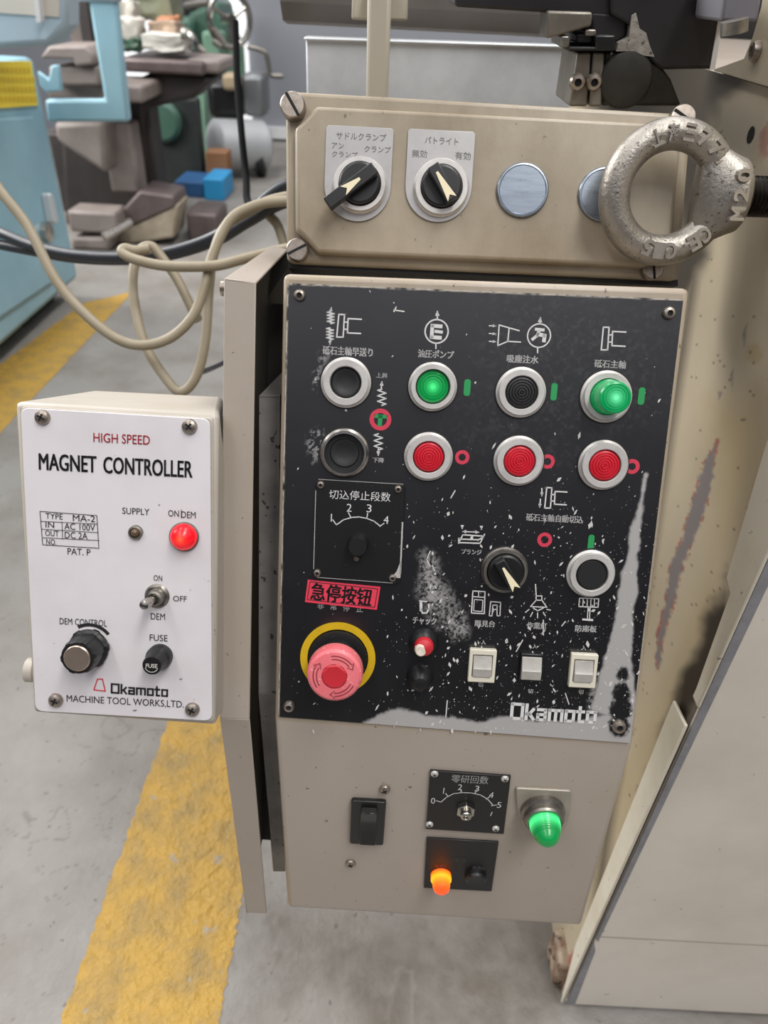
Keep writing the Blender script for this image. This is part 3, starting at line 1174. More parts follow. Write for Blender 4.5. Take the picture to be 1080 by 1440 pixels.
# paint chips: small bright flecks, thickest at the lower right
b = MB(mat('chip_metal', '#cbc8c4', .5, .2))
taken = [(486, 538, 36), (608, 543, 36), (734, 551, 36), (858, 557, 40), (483, 638, 36), (603, 643, 36), (731, 649, 36), (851, 655, 36), (711, 804, 36), (833, 809, 36), (474, 926, 62), (594, 903, 22), (503, 745, 50)]
k = 0
while k < 1300:
    x, y = random.uniform(410, 950), random.uniform(405, 1030)
    if x > 962 - (y - 420) * .12 or any(math.hypot(x - a, y - c) < r for a, c, r in taken) or (430 < x < 540 and 670 < y < 860):
        continue
    wgt = .03 + .97 * max(0, min(1, (y - 640) / 260)) * max(.12, min(1, (x - 500) / 200))
    if random.random() > wgt:
        continue
    c = Vector(PLATE.px(x, y))
    s = .00020 + random.random() ** 6 * .0014
    a = random.uniform(.6, 2.2)
    d = Vector((math.cos(a), math.sin(a))) * s * random.uniform(.7, 1.7)
    n = Vector((-d.y, d.x)).normalized() * s * random.uniform(.35, .8)
    b.flat(PLATE, [tuple(c - d), tuple(c - d * .2 - n), tuple(c + d * .8 - n * .4), tuple(c + d), tuple(c + d * .1 + n)], .00012)
    k += 1
for pts in ([(557, 432), (554, 438)], [(554, 436), (568, 438)], [(605, 775), (600, 787), (605, 796)], [(608, 795), (611, 802)], [(753, 822), (754, 838)], [(764, 872), (764, 893)], [(640, 690), (634, 700)], [(735, 900), (726, 916)], [(629, 985), (627, 1008)], [(795, 975), (800, 990)], [(790, 880), (795, 874)]):
    b.stroke(PLATE, [PLATE.px(*p) for p in pts], .0007, .00012)
b.build('paint_chips', plate, smooth=False)['kind'] = 'stuff'


# ---- printed legends on the plate
g = MB(PRINT_W, PRINT_R, PRINT_G)
F = PLATE
H = .0002
mpx = F.mpp(680, 720)[0]
for s_, cx, cy, ww, hh in [('砥石主軸早送り', 489, 494, 70, 12), ('油圧ポンプ', 613, 498, 50, 11), ('吸塵注水', 735, 505, 44, 11), ('砥石主軸', 858, 512, 44, 11),
                           ('上昇', 537, 528, 16, 7), ('下降', 532, 647, 16, 7), ('砥石主軸自動切込', 780, 729, 80, 10), ('プランジ', 663, 776, 28, 7),
                           ('チャック', 597, 873, 33, 10), ('隅見台', 682, 877, 28, 9), ('作業灯', 755, 880, 28, 9), ('防塵板', 824, 884, 30, 9),
                           ('入', 680, 903, 6, 6), ('入', 752, 909, 6, 6), ('入', 821, 911, 6, 6), ('切', 676, 963, 7, 6), ('切', 746, 972, 7, 6), ('切', 817, 973, 7, 6)]:
    g = MB(PRINT_W)
    text(g, F, s_, cx, cy, ww, hh, PRINT_W, bold=.035, h=H)
    g.build('lettering', plate, smooth=False)
g = MB(PRINT_W)
for ch, cx, cy in (('非', 451, 852), ('常', 469, 853), ('停', 487, 855), ('止', 506, 856)):
    text(g, F, ch, cx, cy, 9, 9, PRINT_W, bold=.012, h=H)
g.build('lettering', plate, smooth=False)
g = MB(PRINT_W)
logo(g, F, 719, 1010, 836, 1016, PRINT_W, 20, H)
g.build('maker_name', plate, smooth=False)
g = MB(PRINT_W)


def st(pts, wd=1.8, closed=False, m=PRINT_W):
    g.stroke(F, [F.px(x, y, H) for x, y in pts], wd * mpx, H, m, closed)


def arrow(x0, y0, x1, y1, hd=4.5, wd=1.8):
    st([(x0, y0), (x1, y1)], wd)
    d = Vector((x1 - x0, y1 - y0)).normalized()
    n = Vector((-d.y, d.x))
    t = Vector((x1, y1))
    g.flat(F, [F.px(*(t + d * 1.5), H), F.px(*(t - d * hd * 1.5 + n * hd * .8), H), F.px(*(t - d * hd * 1.5 - n * hd * .8), H)], H, PRINT_W)


def zig(x, y0, y1, n=4, amp=5):
    pts = [(x, y0)]
    for i in range(n * 2):
        pts.append((x + (amp if i % 2 else -amp), y0 + (y1 - y0) * (i + .5) / (n * 2)))
    pts.append((x, y1))
    st(pts, 1.7)


def wheel(x, y, s=1.0, lean=-2):
    st([(x - 3.5 * s, y - 16 * s), (x + 4.5 * s, y - 16 * s + .4), (x + 4.5 * s + lean, y + 16 * s), (x - 4.5 * s + lean, y + 16 * s)], 1.9, True)
    st([(x + 4 * s, y - 5 * s), (x + 9 * s, y - 5 * s)], 1.9)
    st([(x + 3 * s, y + 5 * s), (x + 8 * s, y + 5 * s)], 1.9)
    st([(x + 28 * s, y - 9 * s), (x + 9.5 * s, y - 10 * s), (x + 8.5 * s, y + 10 * s), (x + 27 * s, y + 11 * s)], 1.9)


wheel(480, 458)
zig(465, 438, 455, 4, 5)
arrow(465, 438, 466, 433, 3)
zig(464, 461, 478, 4, 5)
arrow(464, 478, 464, 484, 3)
g.build('symbol', plate, smooth=False)
g = MB(PRINT_W)
zig(537, 547, 570, 3, 6)
arrow(536, 548, 537, 537, 3.5)
g.build('symbol', plate, smooth=False)
g = MB(PRINT_W)
zig(532, 610, 633, 3, 6)
arrow(532, 630, 532, 640, 3.5)
g.build('symbol', plate, smooth=False)
g = MB(PRINT_W)
wheel(852, 476)
g.build('symbol', plate, smooth=False)
g = MB(PRINT_W)
wheel(772, 700, .9)
arrow(762, 687, 762, 697, 3)
arrow(760, 702, 759, 713, 3)
g.build('symbol', plate, smooth=False)
g = MB(PRINT_W)
# hydraulic pump
g.ringflat(F, F.px(614, 466, H), 14.5 * mpx, 16.5 * mpx, H, PRINT_W)
st([(613, 483), (613, 490)])
arrow(615, 449, 615, 438, 4)
st([(620, 459), (608, 458), (607, 474), (619, 475)], 5)
st([(613, 466), (621, 467)], 4)
g.build('symbol', plate, smooth=False)
g = MB(PRINT_W)
# coolant and dust
st([(702, 457), (730, 465)], 1.7)
st([(702, 457), (700, 486), (714, 480), (716, 462)], 1.7)
st([(714, 480), (732, 481)], 1.7)
for yy in (458, 469, 480):
    arrow(688, yy, 697, yy + .5, 2.6, 1.4)
g.build('symbol', plate, smooth=False)
g = MB(PRINT_W)
g.ringflat(F, F.px(758, 472, H), 14.5 * mpx, 16.3 * mpx, H, PRINT_W)
st([(756, 489), (756, 496)])
arrow(759, 455, 760, 447, 4)
st([(754, 463), (764, 464)], 4)
st([(758, 466), (755, 472), (749, 477)], 4)
st([(757, 470), (766, 472), (765, 479)], 5)
g.build('symbol', plate, smooth=False)
g = MB(PRINT_W)
# plunge icon
arrow(650, 741, 650, 743, 3)
arrow(677, 742, 677, 744, 3)
arrow(664, 748, 673, 748.5, 3, 1.5)
arrow(664, 748, 651, 747.5, 3, 1.5)
st([(651, 752), (680, 754), (675, 764), (645, 763)], 1.8, True)
st([(645, 758), (673, 759), (680, 755)], 1.8)
st([(645, 757), (645, 764)], 1.8)
g.build('symbol', plate, smooth=False)
g = MB(PRINT_W)
# chuck magnet
st([(592, 848), (592, 858)], 4)
st([(592, 856), (594, 862), (600, 862), (603, 856), (603, 850)], 2.4)
st([(590, 845), (600, 846)], 1.6)
g.build('symbol', plate, smooth=False)
g = MB(PRINT_W)
# cabinet and bench
st([(665, 831), (682, 832), (681, 863), (663, 862)], 1.7, True)
st([(665, 839), (681, 840)], 1.5)
st([(673, 832), (673, 839)], 1.3)
st([(667, 843), (679, 844), (678, 860), (666, 859)], 1.3, True)
g.build('symbol', plate, smooth=False)
g = MB(PRINT_W)
st([(688, 866), (690, 846), (704, 847), (703, 866), (699, 866), (699, 851), (693, 851), (692, 866)], 1.5, True)
st([(693, 857), (699, 857)], 1.4)
g.build('symbol', plate, smooth=False)
g = MB(PRINT_W)
# lamp
st([(754, 838), (762, 838), (762, 844), (754, 844)], 1.5, True)
st([(754, 844), (746, 853), (769, 854), (762, 844)], 1.5)
st([(750, 855), (756, 859), (764, 855)], 1.5)
for a, c in (((744, 857), (739, 861)), ((749, 861), (746, 867)), ((756, 862), (756, 869)), ((764, 861), (767, 866)), ((769, 857), (774, 858))):
    st([a, c], 1.4)
g.build('symbol', plate, smooth=False)
g = MB(PRINT_W)
# dust guard
st([(815, 841), (842, 842), (841, 854), (814, 853)], 1.5, True)
for xx in (820, 826, 831, 836):
    st([(xx, 842), (xx - .4, 853)], 1.3)
st([(827, 854), (826, 870)], 1.3)
st([(830, 854), (829, 870)], 1.3)
st([(820, 871), (833, 872)], 3)
g.build('symbol', plate, smooth=False)
# red rings, green bars
for cx, cy, ro, ri in ((650, 643, 10, 5), (770, 649, 10, 5), (889, 656, 10.5, 5), (766, 759, 10.5, 5.5), (535, 590, 15, 9)):
    g = MB(PRINT_R, PRINT_G)
    g.ringflat(F, F.px(cx, cy, H), ri * mpx, ro * mpx, H, PRINT_R, 32)
    if ro == 15:
        st([(528, 585), (543, 586)], 5, m=PRINT_G)
        st([(535, 586), (534, 597)], 6, m=PRINT_G)
    g.build('red_ring_mark', plate, smooth=False)
for cx, cy, ww, hh in ((657, 545, 11, 23), (779, 551, 11, 24), (902, 557, 12, 24), (831, 763, 11, 22)):
    g = MB(PRINT_G)
    g.flat(F, rrect(*F.px(cx - ww / 2, cy + hh / 2), *F.px(cx + ww / 2, cy - hh / 2), .0022), H, PRINT_G)
    g.build('green_bar_mark', plate, smooth=False)

# ---- plate screws
for x, y, r in ((421, 415, 8), (942, 440, 8.5), (406, 995, 8.5)):
    screw_socket('screw', F, F.px(x, y, .002), r * mpx, plate)
screw_socket('screw', F, F.px(871, 1023, .002), 10.5 * mpx, plate)

# ---- buttons, first two rows
push_button(F, 486, 538, cbox, 'black push button under the up-down wheel legend, top left', BLK_GREY, 32, 10, .0045, .0020, 'dish')
push_button(F, 609, 544, cbox, 'lit green push button under the hydraulic pump symbol', G_ON, 31, 7, .0055, .0030, 'ripple', glow=True, cap_px=22)
push_button(F, 734, 552, cbox, 'dark ribbed push button, third in the top row', BLK_GREY, 32, 9, .0045, .0040, 'ripple')
push_button(F, 855, 558, cbox, 'tall glowing green button at the right end of the top row', G_ON2, 33, 8, .0045, .020, 'lamp', glow=True, cap_px=24)
push_button(F, 484, 638, cbox, 'black recessed push button with a thin bright rim', BLK_GREY, 31, 3.5, .0055, .0012, 'dish', cap_px=21, bez=CHROME)
push_button(F, 603, 643, cbox, 'red ribbed push button below the lit green one', RED, 31, 9, .0050, .0045, 'ripple')
push_button(F, 731, 649, cbox, 'red ribbed push button in the middle of the red row', RED, 32, 9.5, .0050, .0045, 'ripple')
push_button(F, 851, 655, cbox, 'red ribbed push button at the right end of the red row', RED, 32, 9.5, .0050, .0045, 'ripple')
push_button(F, 833, 809, cbox, 'flat black push button in a bright ring, above the rocker switches', BLK_M, 31, 8.5, .0050, .0042, 'flat', bez=SILVER)
selector(F, 711, 804, cbox, 'black rotary selector on the legend plate with ivory pointer', math.atan2(-.9, .62), 31, 5, .0050, ring_m=STEEL)

# ---- infeed dial plate
b = MB(mat('dial_black', '#0b0b0c', .42, speck='#55524e', speck_amt=.6, speck_scale=300, speck_th=.70), SILVER)
dq = [F.px(x, y) for x, y in ((445, 673), (570, 680), (563, 820), (441, 811))]
b.prism(F, rpoly(dq, .003), .0002, .0022)
dial = b.build('infeed_dial_plate', cbox, bevel=.0004)
b = MB(SILVER)
for a, c, w_ in (((448, 674), (567, 681), .7), ((444, 690), (441, 800), .9), ((566, 735), (563, 806), 2.2), ((446, 812), (552, 820), .8)):
    b.stroke(F, [F.px(*a, .0024), F.px(*c, .0024)], w_ * mpx, .0023)
b.flat(F, P(F, [(565, 785), (563, 813), (551, 812), (558, 803)], .0023), .0023)
lab(b.build('worn_edge', dial, smooth=False), 'paint rubbed off along the edges')
g = MB(PRINT_W)
H2 = .0025
text(g, F, '切込停止段数', 506, 697, 86, 13, PRINT_W, h=H2)
for ch, cx, cy in (('1', 466, 728), ('2', 491, 714), ('3', 519, 715), ('4', 543, 731)):
    text(g, F, ch, cx, cy, 1.5 if ch == '1' else 7, 11, PRINT_W, h=H2)
pts = [(473, 738), (483, 731), (495, 727.5), (505, 727), (516, 729), (526, 733), (535, 740)]
g.stroke(F, [F.px(x, y, H2) for x, y in pts], 1.5 * mpx, H2)
for a, c in (((468, 731), (473, 738)), ((490, 721), (493, 727)), ((517, 722), (516, 728)), ((540, 736), (534, 740))):
    g.stroke(F, [F.px(*a, H2), F.px(*c, H2)], 1.4 * mpx, H2)
g.build('printed_scale', dial, smooth=False)
for x, y in ((451, 682), (560, 688), (446, 806), (552, 813)):
    screw_socket('screw', F, F.px(x, y, .003), 5.5 * mpx, dial, .0022)
b = MB(BLK)
c = F.px(503, 769, .012)
b.lathe(F, c, [(15 * mpx, .0022), (14 * mpx, .010), (12.5 * mpx, .0125), (0, .0125)], 36)
kn = b.build('knob', dial)
b = MB(SCREWM)
c2 = F.px(501, 786, .006)
b.lathe(F, c2, [(4.6 * mpx, .0022), (4.6 * mpx, .005), (3 * mpx, .0065), (1.6 * mpx, .0065), (1.4 * mpx, .005), (0, .005)], 18)
b.build('set_screw', kn)

# ---- emergency stop
b = MB(YEL)
c = F.px(475, 926, .001)
b.lathe(F, c, [(55 * mpx, .0003), (55 * mpx, .0010), (44.5 * mpx, .0010), (44.5 * mpx, .0003)], 72)
ring = b.build('emergency_stop', cbox)
lab(ring, 'emergency stop with a yellow ring and faded red mushroom head')
b = MB(BLK)
b.lathe(F, c, [(43 * mpx, .0004), (42 * mpx, .003), (34 * mpx, .0035), (31 * mpx, .0035), (31 * mpx, .014), (27 * mpx, .015), (27 * mpx, .020)], 90, ripple=lambda k: 1 + .012 * (k % 2))
b.build('collar', ring)
b = MB(RED_HEAD, RED_DEEP)
hr = 38.5 * mpx
b.lathe(F, c, [(25 * mpx, .016), (hr * .97, .0165), (hr, .018), (hr, .0245), (hr * .97, .0268), (hr * .88, .0282), (hr * .50, .0290), (hr * .46, .0290), (hr * .45, .0262), (0, .0262)], 108, ripple=lambda k: 1 + .010 * (k % 2))
head = b.build('mushroom_head', ring)
b = MB(RED_DEEP)
b.lathe(F, c, [(hr * .46, .0255), (hr * .46, .0272), (hr * .44, .0290), (hr * .38, .0296), (0, .0292)], 48, ripple=lambda k: 1 + .05 * ((k // 3) % 2))
lab(b.build('hub', head), 'deep red scalloped hub')
b = MB(mat('arrow_groove', '#8e3840', .6))
hf = .0289
for a0 in (R(100), R(215), R(335)):
    A = [a0 - R(62) * k / 16 for k in range(17)]
    for rr in (hr * .64, hr * .76):
        b.stroke(F, [(c[0] + rr * math.cos(a), c[1] + rr * math.sin(a)) for a in A], .0006, hf - .0001 + .0001 * (rr < hr * .7))
    e = A[-1] - R(14)
    tip = (c[0] + hr * .70 * math.cos(e), c[1] + hr * .70 * math.sin(e))
    for rr in (hr * .56, hr * .84):
        b.stroke(F, [(c[0] + rr * math.cos(A[-1]), c[1] + rr * math.sin(A[-1])), tip], .0006, hf)
b.build('arrow_marks', head, smooth=False)

# ---- sticker
b = MB(STICK)
sq = [F.px(x, y) for x, y in ((433, 815), (535, 825), (530, 857), (429, 846))]
b.prism(F, sq, .0002, .0009)
stk = b.build('sticker', cbox, smooth=False)
lab(stk, 'red sticker with black Chinese characters above the emergency stop')
g = MB(PRINT_K)
d = Vector(F.px(525, 841)) - Vector(F.px(437, 831))
text(g, F, '急停按钮', 480, 836, 85, 24, PRINT_K, bold=.035, rot=math.atan2(d.y, d.x), h=.0011)
g.stroke(F, P(F, [(436, 818), (531, 828), (527, 854), (432, 843)], .001), .0004, .0011, closed=True)
g.build('printed_text', stk, smooth=False)

# ---- small red and white chuck button, and the dark boot under it
b = MB(BLK)
c = F.px(596, 906, .003)
b.lathe(F, c, [(22 * mpx, .0002), (21 * mpx, .002), (17 * mpx, .005), (14.5 * mpx, .006), (14.5 * mpx, .002), (0, .002)], 40)
o = b.build('chuck_button', cbox)
lab(o, 'small red and white button in a black collar')
b = MB(RED_DEEP)
b.lathe(F, c, [(14 * mpx, .002), (14 * mpx, .007), (12 * mpx, .0095), (6 * mpx, .011), (0, .0115)], 36)
cp = b.build('cap', o)
b = MB(mat('worn_white_cap', '#d8cfc0', .5, stain='#a98f70', stain_amt=.6, stain_scale=260))
c2 = Vector(c) + Vector((-4.5, -2.5)) * mpx
b.prism(F, [(c2.x + 9.5 * mpx * math.cos(a), c2.y + 10 * mpx * math.sin(a)) for a in [R(60 + k * 12) for k in range(24)]], .008, .0122, taper=.8)
lab(b.build('worn_spot', cp, bevel=.0006), 'worn white half of the cap')
b = MB(BLK)
c = F.px(591, 958, .006)
b.lathe(F, c, [(20 * mpx, .0002), (19 * mpx, .003), (14 * mpx, .008), (9 * mpx, .0105), (0, .0112)], 40)
lab(b.build('rubber_boot', cbox), 'black rubber boot almost lost against the plate')

# ---- three rocker switches
for x, y, ww, hh, fr in ((678, 936, 39, 46, True), (747, 939, 32, 38, False), (820, 943, 39, 47, True)):
    c = F.px(x, y, .003)
    W_, H_ = ww * mpx / 2, hh * F.mpp(x, y)[1] / 2
    b = MB(IVORY if fr else BLK)
    z1 = .0042 if fr else .003
    o4 = [(c[0] - W_, c[1] - H_), (c[0] + W_, c[1] - H_), (c[0] + W_, c[1] + H_), (c[0] - W_, c[1] + H_)]
    iw, ih = W_ * .74, H_ * .66
    rings = [[F.pt(u, v, .0002) for u, v in o4], [F.pt(u, v, z1) for u, v in o4],
             [F.pt(c[0] + sx * iw, c[1] + sy * ih, z1) for sx, sy in ((-1, -1), (1, -1), (1, 1), (-1, 1))],
             [F.pt(c[0] + sx * iw, c[1] + sy * ih, .001) for sx, sy in ((-1, -1), (1, -1), (1, 1), (-1, 1))]]
    b.loft(rings)
    o = b.build('rocker_switch', cbox, bevel=.0006)
    lab(o, {678: 'ivory rocker switch with a frame, leftmost of three', 747: 'rocker switch missing its ivory frame, middle of three', 820: 'ivory rocker switch with a frame, rightmost of three'}[x])
    b = MB(mat('rocker_grey', '#a39f98', .35, stain='#7d7870', stain_amt=.4, stain_scale=120))
    k = 1.0 if not fr else .94
    W2, H2_ = (iw * k, ih * .96) if fr else (W_ * .9, H_ * .82)
    # wedge: top half pressed in, bottom half raised
    prf = [(-H2_, .001), (-H2_, .0052), (-H2_ * .2, .0060), (0, .0052), (H2_ * .95, .0036), (H2_, .001)]
    b.loft([[F.pt(c[0] + s_ * W2, c[1] + v, hh_) for v, hh_ in prf] for s_ in (-1, 1)])
    b.build('rocker', o, bevel=.0004)

# ---- lower face of the control box
F = LOWER
mpl = F.mpp(640, 1160)[0]
for x, y in ((541, 1111), (493, 1215)):
    screw_cross('screw', F, F.px(x, y, .001), 7.5 * mpl, body, .0)
b = MB(BLK)
c = F.px(517, 1156, .002)
W_, H_ = 24 * mpl, 30 * F.mpp(517, 1156)[1]
b.prism(F, rrect(c[0] - W_, c[1] - H_, c[0] + W_, c[1] + H_, .002), 0, .0035)
o = b.build('rocker_switch', cbox, bevel=.0006)
lab(o, 'black rocker power switch on the lower cream face')
b = MB(mat('glossy_black', '#0b0b0c', .18))
prf = [(-.78, .0035), (-.78, .0075), (-.35, .0062), (0, .0046), (.30, .0058), (.72, .0080), (.78, .0035)]
b.loft([[F.pt(c[0] + s_ * W_ * .46 + .0006, c[1] + v * H_, hh_) for v, hh_ in prf] for s_ in (-1, 1)])
b.build('rocker', o, bevel=.0004)
# spark-out dial plate
DIALB = mat('dial_black_lower', '#0e0d0e', .45, speck='#4d4a46', speck_amt=.4, speck_scale=300, speck_th=.74)
b = MB(DIALB)
b.prism(F, P(F, [(605, 1081), (718, 1089), (708, 1170), (599, 1163)]), 0, .0018)
d2 = b.build('spark_out_dial_plate', cbox, bevel=.0004)
g = MB(PRINT_W)
H3 = .0021
text(g, F, '零研回数', 661, 1096, 52, 11, PRINT_W, bold=.01, h=H3)
for ch, cx, cy in (('0', 609, 1126), ('1', 624, 1112), ('2', 647, 1107), ('3', 671, 1109), ('4', 691, 1118), ('5', 702, 1132)):
    text(g, F, ch, cx, cy, 1.2 if ch == '1' else 6, 8, PRINT_W, h=H3)
arc = [(620, 1128), (628, 1121), (638, 1116), (650, 1114.5), (663, 1115), (676, 1118), (686, 1124), (693, 1132)]
g.stroke(F, [F.px(x, y, H3) for x, y in arc], 1.4 * mpl, H3)
for a, c_ in (((614, 1126), (620, 1128)), ((627, 1116), (630, 1120)), ((648, 1110), (649, 1115)), ((670, 1111), (668, 1116)), ((689, 1120), (684, 1124)), ((698, 1132), (691, 1133))):
    g.stroke(F, [F.px(*a, H3), F.px(*c_, H3)], 1.4 * mpl, H3)
g.stroke(F, [F.px(692, 1142, H3), F.px(690, 1147, H3)], 1.2 * mpl, H3)
g.build('printed_scale', d2, smooth=False)
for x, y in ((611, 1088), (710, 1095), (604, 1159), (697, 1165)):
    screw_cross('screw', F, F.px(x, y, .002), 5.2 * mpl, d2, .0018, m=SILVER)
b = MB(CHROME)
c = F.px(655, 1142, .006)
hexr = 13.5 * mpl
b.prism(F, [(c[0] + hexr * math.cos(R(30 + 60 * k)), c[1] + hexr * math.sin(R(30 + 60 * k))) for k in range(6)], .0018, .0065)
b.lathe(F, c, [(8 * mpl, .0065), (8 * mpl, .0095), (6.5 * mpl, .0105), (4 * mpl, .0105), (3.6 * mpl, .008), (0, .008)], 24)
nut = b.build('hex_nut', d2, bevel=.0004)
# power plate
b = MB(DIALB)
b.prism(F, P(F, [(600, 1176), (701, 1182), (691, 1251), (596, 1246)]), 0, .0016)
d3 = b.build('power_plate', cbox, bevel=.0004)
g = MB(PRINT_W)
text(g, F, '電源', 648, 1209, 15, 6, PRINT_GR, bold=.01, h=.0018)
text(g, F, '電源入', 620, 1218, 17, 5, mat('print_dim_red', '#8a3030', .5), h=.0018)
text(g, F, '電源切', 673, 1221, 17, 5, PRINT_GR, h=.0018)
g.build('printed_legend', d3, smooth=False)
b = MB(O_ON)
c = F.px(620, 1231, .002)
pr = [(15 * mpl, .0016), (15 * mpl, .006), (13 * mpl, .007), (12.5 * mpl, .011), (11 * mpl, .0135), (7 * mpl, .0152), (0, .0158)]
b.lathe(F, c, pr, 36, O_ON, [.1, .9, .8, .35, .1, 0, 0], ripple=lambda k: 1 + .02 * (k % 2))
lab(b.build('pilot_lamp', d3), 'lit orange pilot lamp')
b = MB(BLK)
c = F.px(669, 1235, .004)
b.lathe(F, c, [(16 * mpl, .0016), (15.5 * mpl, .005), (13 * mpl, .0065), (0, .0060)], 36)
lab(b.build('push_button', d3), 'black push button beside the orange lamp')
# green dome lamp
b = MB(mat('lamp_plate', '#a39c8f', .42, .3, stain='#7a746a', stain_amt=.4, stain_scale=50))
c = F.px(763, 1142, .004)
b.prism(F, rpoly([F.px(725, 1105), F.px(803, 1109), F.px(800, 1150), F.px(783, 1178), F.px(744, 1174), F.px(727, 1142)], [.002, .002, .014, .014, .014, .014]), 0, .0022)
lp = b.build('signal_lamp', cbox, bevel=.0006)
lab(lp, 'green dome signal lamp on a rounded metal plate')
b = MB(STEEL)
b.lathe(F, c, [(30 * mpl, .0022), (30 * mpl, .006), (27 * mpl, .007), (27 * mpl, .011), (25 * mpl, .0125), (22 * mpl, .0125), (22 * mpl, .009)], 44)
b.build('collar', lp)
b = MB(G_ON)
pr, gl = [], []
for i in range(28):
    t = i / 27
    r_ = 20.5 * mpl * math.sqrt(max(0, 1 - (t * .985) ** 2.6)) * (1 + .035 * (i % 2))
    pr.append((r_ if i < 27 else 0, .009 + .020 * t))
    gl.append(max(0, 1.0 - abs(t - .30) * 3.0))
b.lathe(F, c, pr, 44, G_ON, gl)
lab(b.build('lens', lp), 'ribbed green lens, lit')

# ------------------------------------------------------------------ switch box on top
F = TOPF
mpt = F.mpp(690, 260)[0]
sbox = thing('switch_box', 'long beige switch box on top with two rotary switches and two round plugs', 'switch box', (.06, .42, .86))
BOXP = mat('switch_box_paint', '#9a8e7b', .38, stain='#6f6048', stain_amt=.8, stain_scale=13, speck='#40372c', speck_amt=.6, speck_scale=230, speck_th=.72, rvar=.25, bump=.05, bump_scale=400, stretch=(1, 1, .5))
outer = [F.px(x, y, -.006) for x, y in ((400, 124), (977, 157), (957, 394), (402, 369))]
b = MB(BOXP)
b.prism(F, rpoly(outer, .005), -.075, -.009)
bx = b.build('housing', sbox, bevel=.003, seg=3)
# cover: raised field with scooped corners for the screws
T_ = [F.px(x, y) for x, y in ((411, 145), (965, 173), (945, 378), (413, 355))]


def scoop(poly, r, n=8):
    out = []
    for i in range(4):
        p, a, c_ = Vector(poly[i]), Vector(poly[i - 1]), Vector(poly[(i + 1) % 4])
        da, dc = (a - p).normalized(), (c_ - p).normalized()
        s, e = p + da * r, p + dc * r
        q = p + (da + dc) * r * .35 * 1.6
        for k in range(n + 1):
            t = k / n
            x = s * (1 - t) ** 2 + q * 2 * t * (1 - t) + e * t * t
            out.append((x.x, x.y))
    return out


b = MB(BOXP)
b.prism(F, scoop(T_, 30 * mpt), -.0095, -.0006, taper=.985)
cov = b.build('cover', sbox, bevel=.0026, seg=3)
for x, y, rot, rr in ((411, 146, -1.0, 17.5), (417, 350, .5, 15.5), (963, 163, -.5, 17), (921, 377, 1.75, 15)):
    screw_slot('cover_screw', F, F.px(x, y, 0), rr * mpt, sbox, -.0095, rot, 1.05)
b = MB(mat('black_gap_shade', '#0e0d0c', .7))  # black strip painted as the shaded gap below the switch box
b.prism(F, [F.px(x, y, -.012) for x, y in ((404, 368), (955, 393), (955, 402), (404, 376))], -.07, -.014)
lab(b.build('gap_shade', sbox), 'black strip standing in for shade under the box')
# legend plates, rounded at the bottom
LEG = mat('legend_plate_grey', '#a8a5a4', .36, .35, stain='#8c8986', stain_amt=.4, stain_scale=50, rvar=.15)
for (x0, y0, x1, y1, yb_, txts, kind) in ((459, 176, 554, 180, 312, [('サドルクランプ', 508, 192, 70, 10), ('アン', 475, 205, 17, 8), ('クランプ', 485, 217, 36, 8), ('クランプ', 531, 210, 37, 9)], 0),
                                         (574, 181, 669, 184, 313, [('パトライト', 621, 198, 47, 10), ('無効', 590, 216, 21, 11), ('有効', 651, 219, 22, 11)], 1)):
    b = MB(LEG)
    a, c = F.px(x0, y0), F.px(x1, y1)
    wd = c[0] - a[0]
    bot = F.px((x0 + x1) / 2, yb_)[1]
    cy = bot + wd / 2
    poly = [(c[0], cy)] + rrect(a[0], cy, c[0], a[1], .0018)[12:24] + [(a[0], cy)]
    poly = rpoly([(c[0], a[1]), (a[0], a[1])], .0018) if False else [(a[0] + .0015, a[1]), (a[0], a[1] - .0015)] + [((a[0] + c[0]) / 2 + wd / 2 * math.cos(t), cy + wd / 2 * math.sin(t)) for t in [math.pi + math.pi * k / 20 for k in range(21)]] + [(c[0], a[1] - .0015), (c[0] - .0015, a[1])]
    b.prism(F, poly, -.0006, .0008)
    lp = b.build('switch_plate', sbox, bevel=.0003)
    lab(lp, ['grey plate of the left rotary switch', 'grey plate of the right rotary switch'][kind])
    g = MB(PRINT_GR)
    for t in txts:
        text(g, F, *t, PRINT_GR, h=.0010)
    g.build('printed_legend', lp, smooth=False)
selector(F, 506, 258, sbox, 'black rotary switch with a long lever pointing down left', math.atan2(-.62, -.80), 36, 7, .006, lever=28 * mpt, ring_m=SILVER)
selector(F, 621, 262, sbox, 'black rotary switch with ivory pointer', math.atan2(-.86, .60), 37, 8, .005, ring_m=SILVER)
for x, y, l in ((735, 267, 'round zinc blanking plug'), (850, 273, 'round zinc blanking plug half hidden by the eyebolt')):
    b = MB(BLANK)
    b.lathe(F, F.px(x, y, .001), [(37 * mpt, -.0006), (36.5 * mpt, .0010), (35 * mpt, .0018), (33 * mpt, .0019), (32 * mpt, .0013), (0, .0013)], 56)
    lab(b.build('blanking_plug', sbox), l)

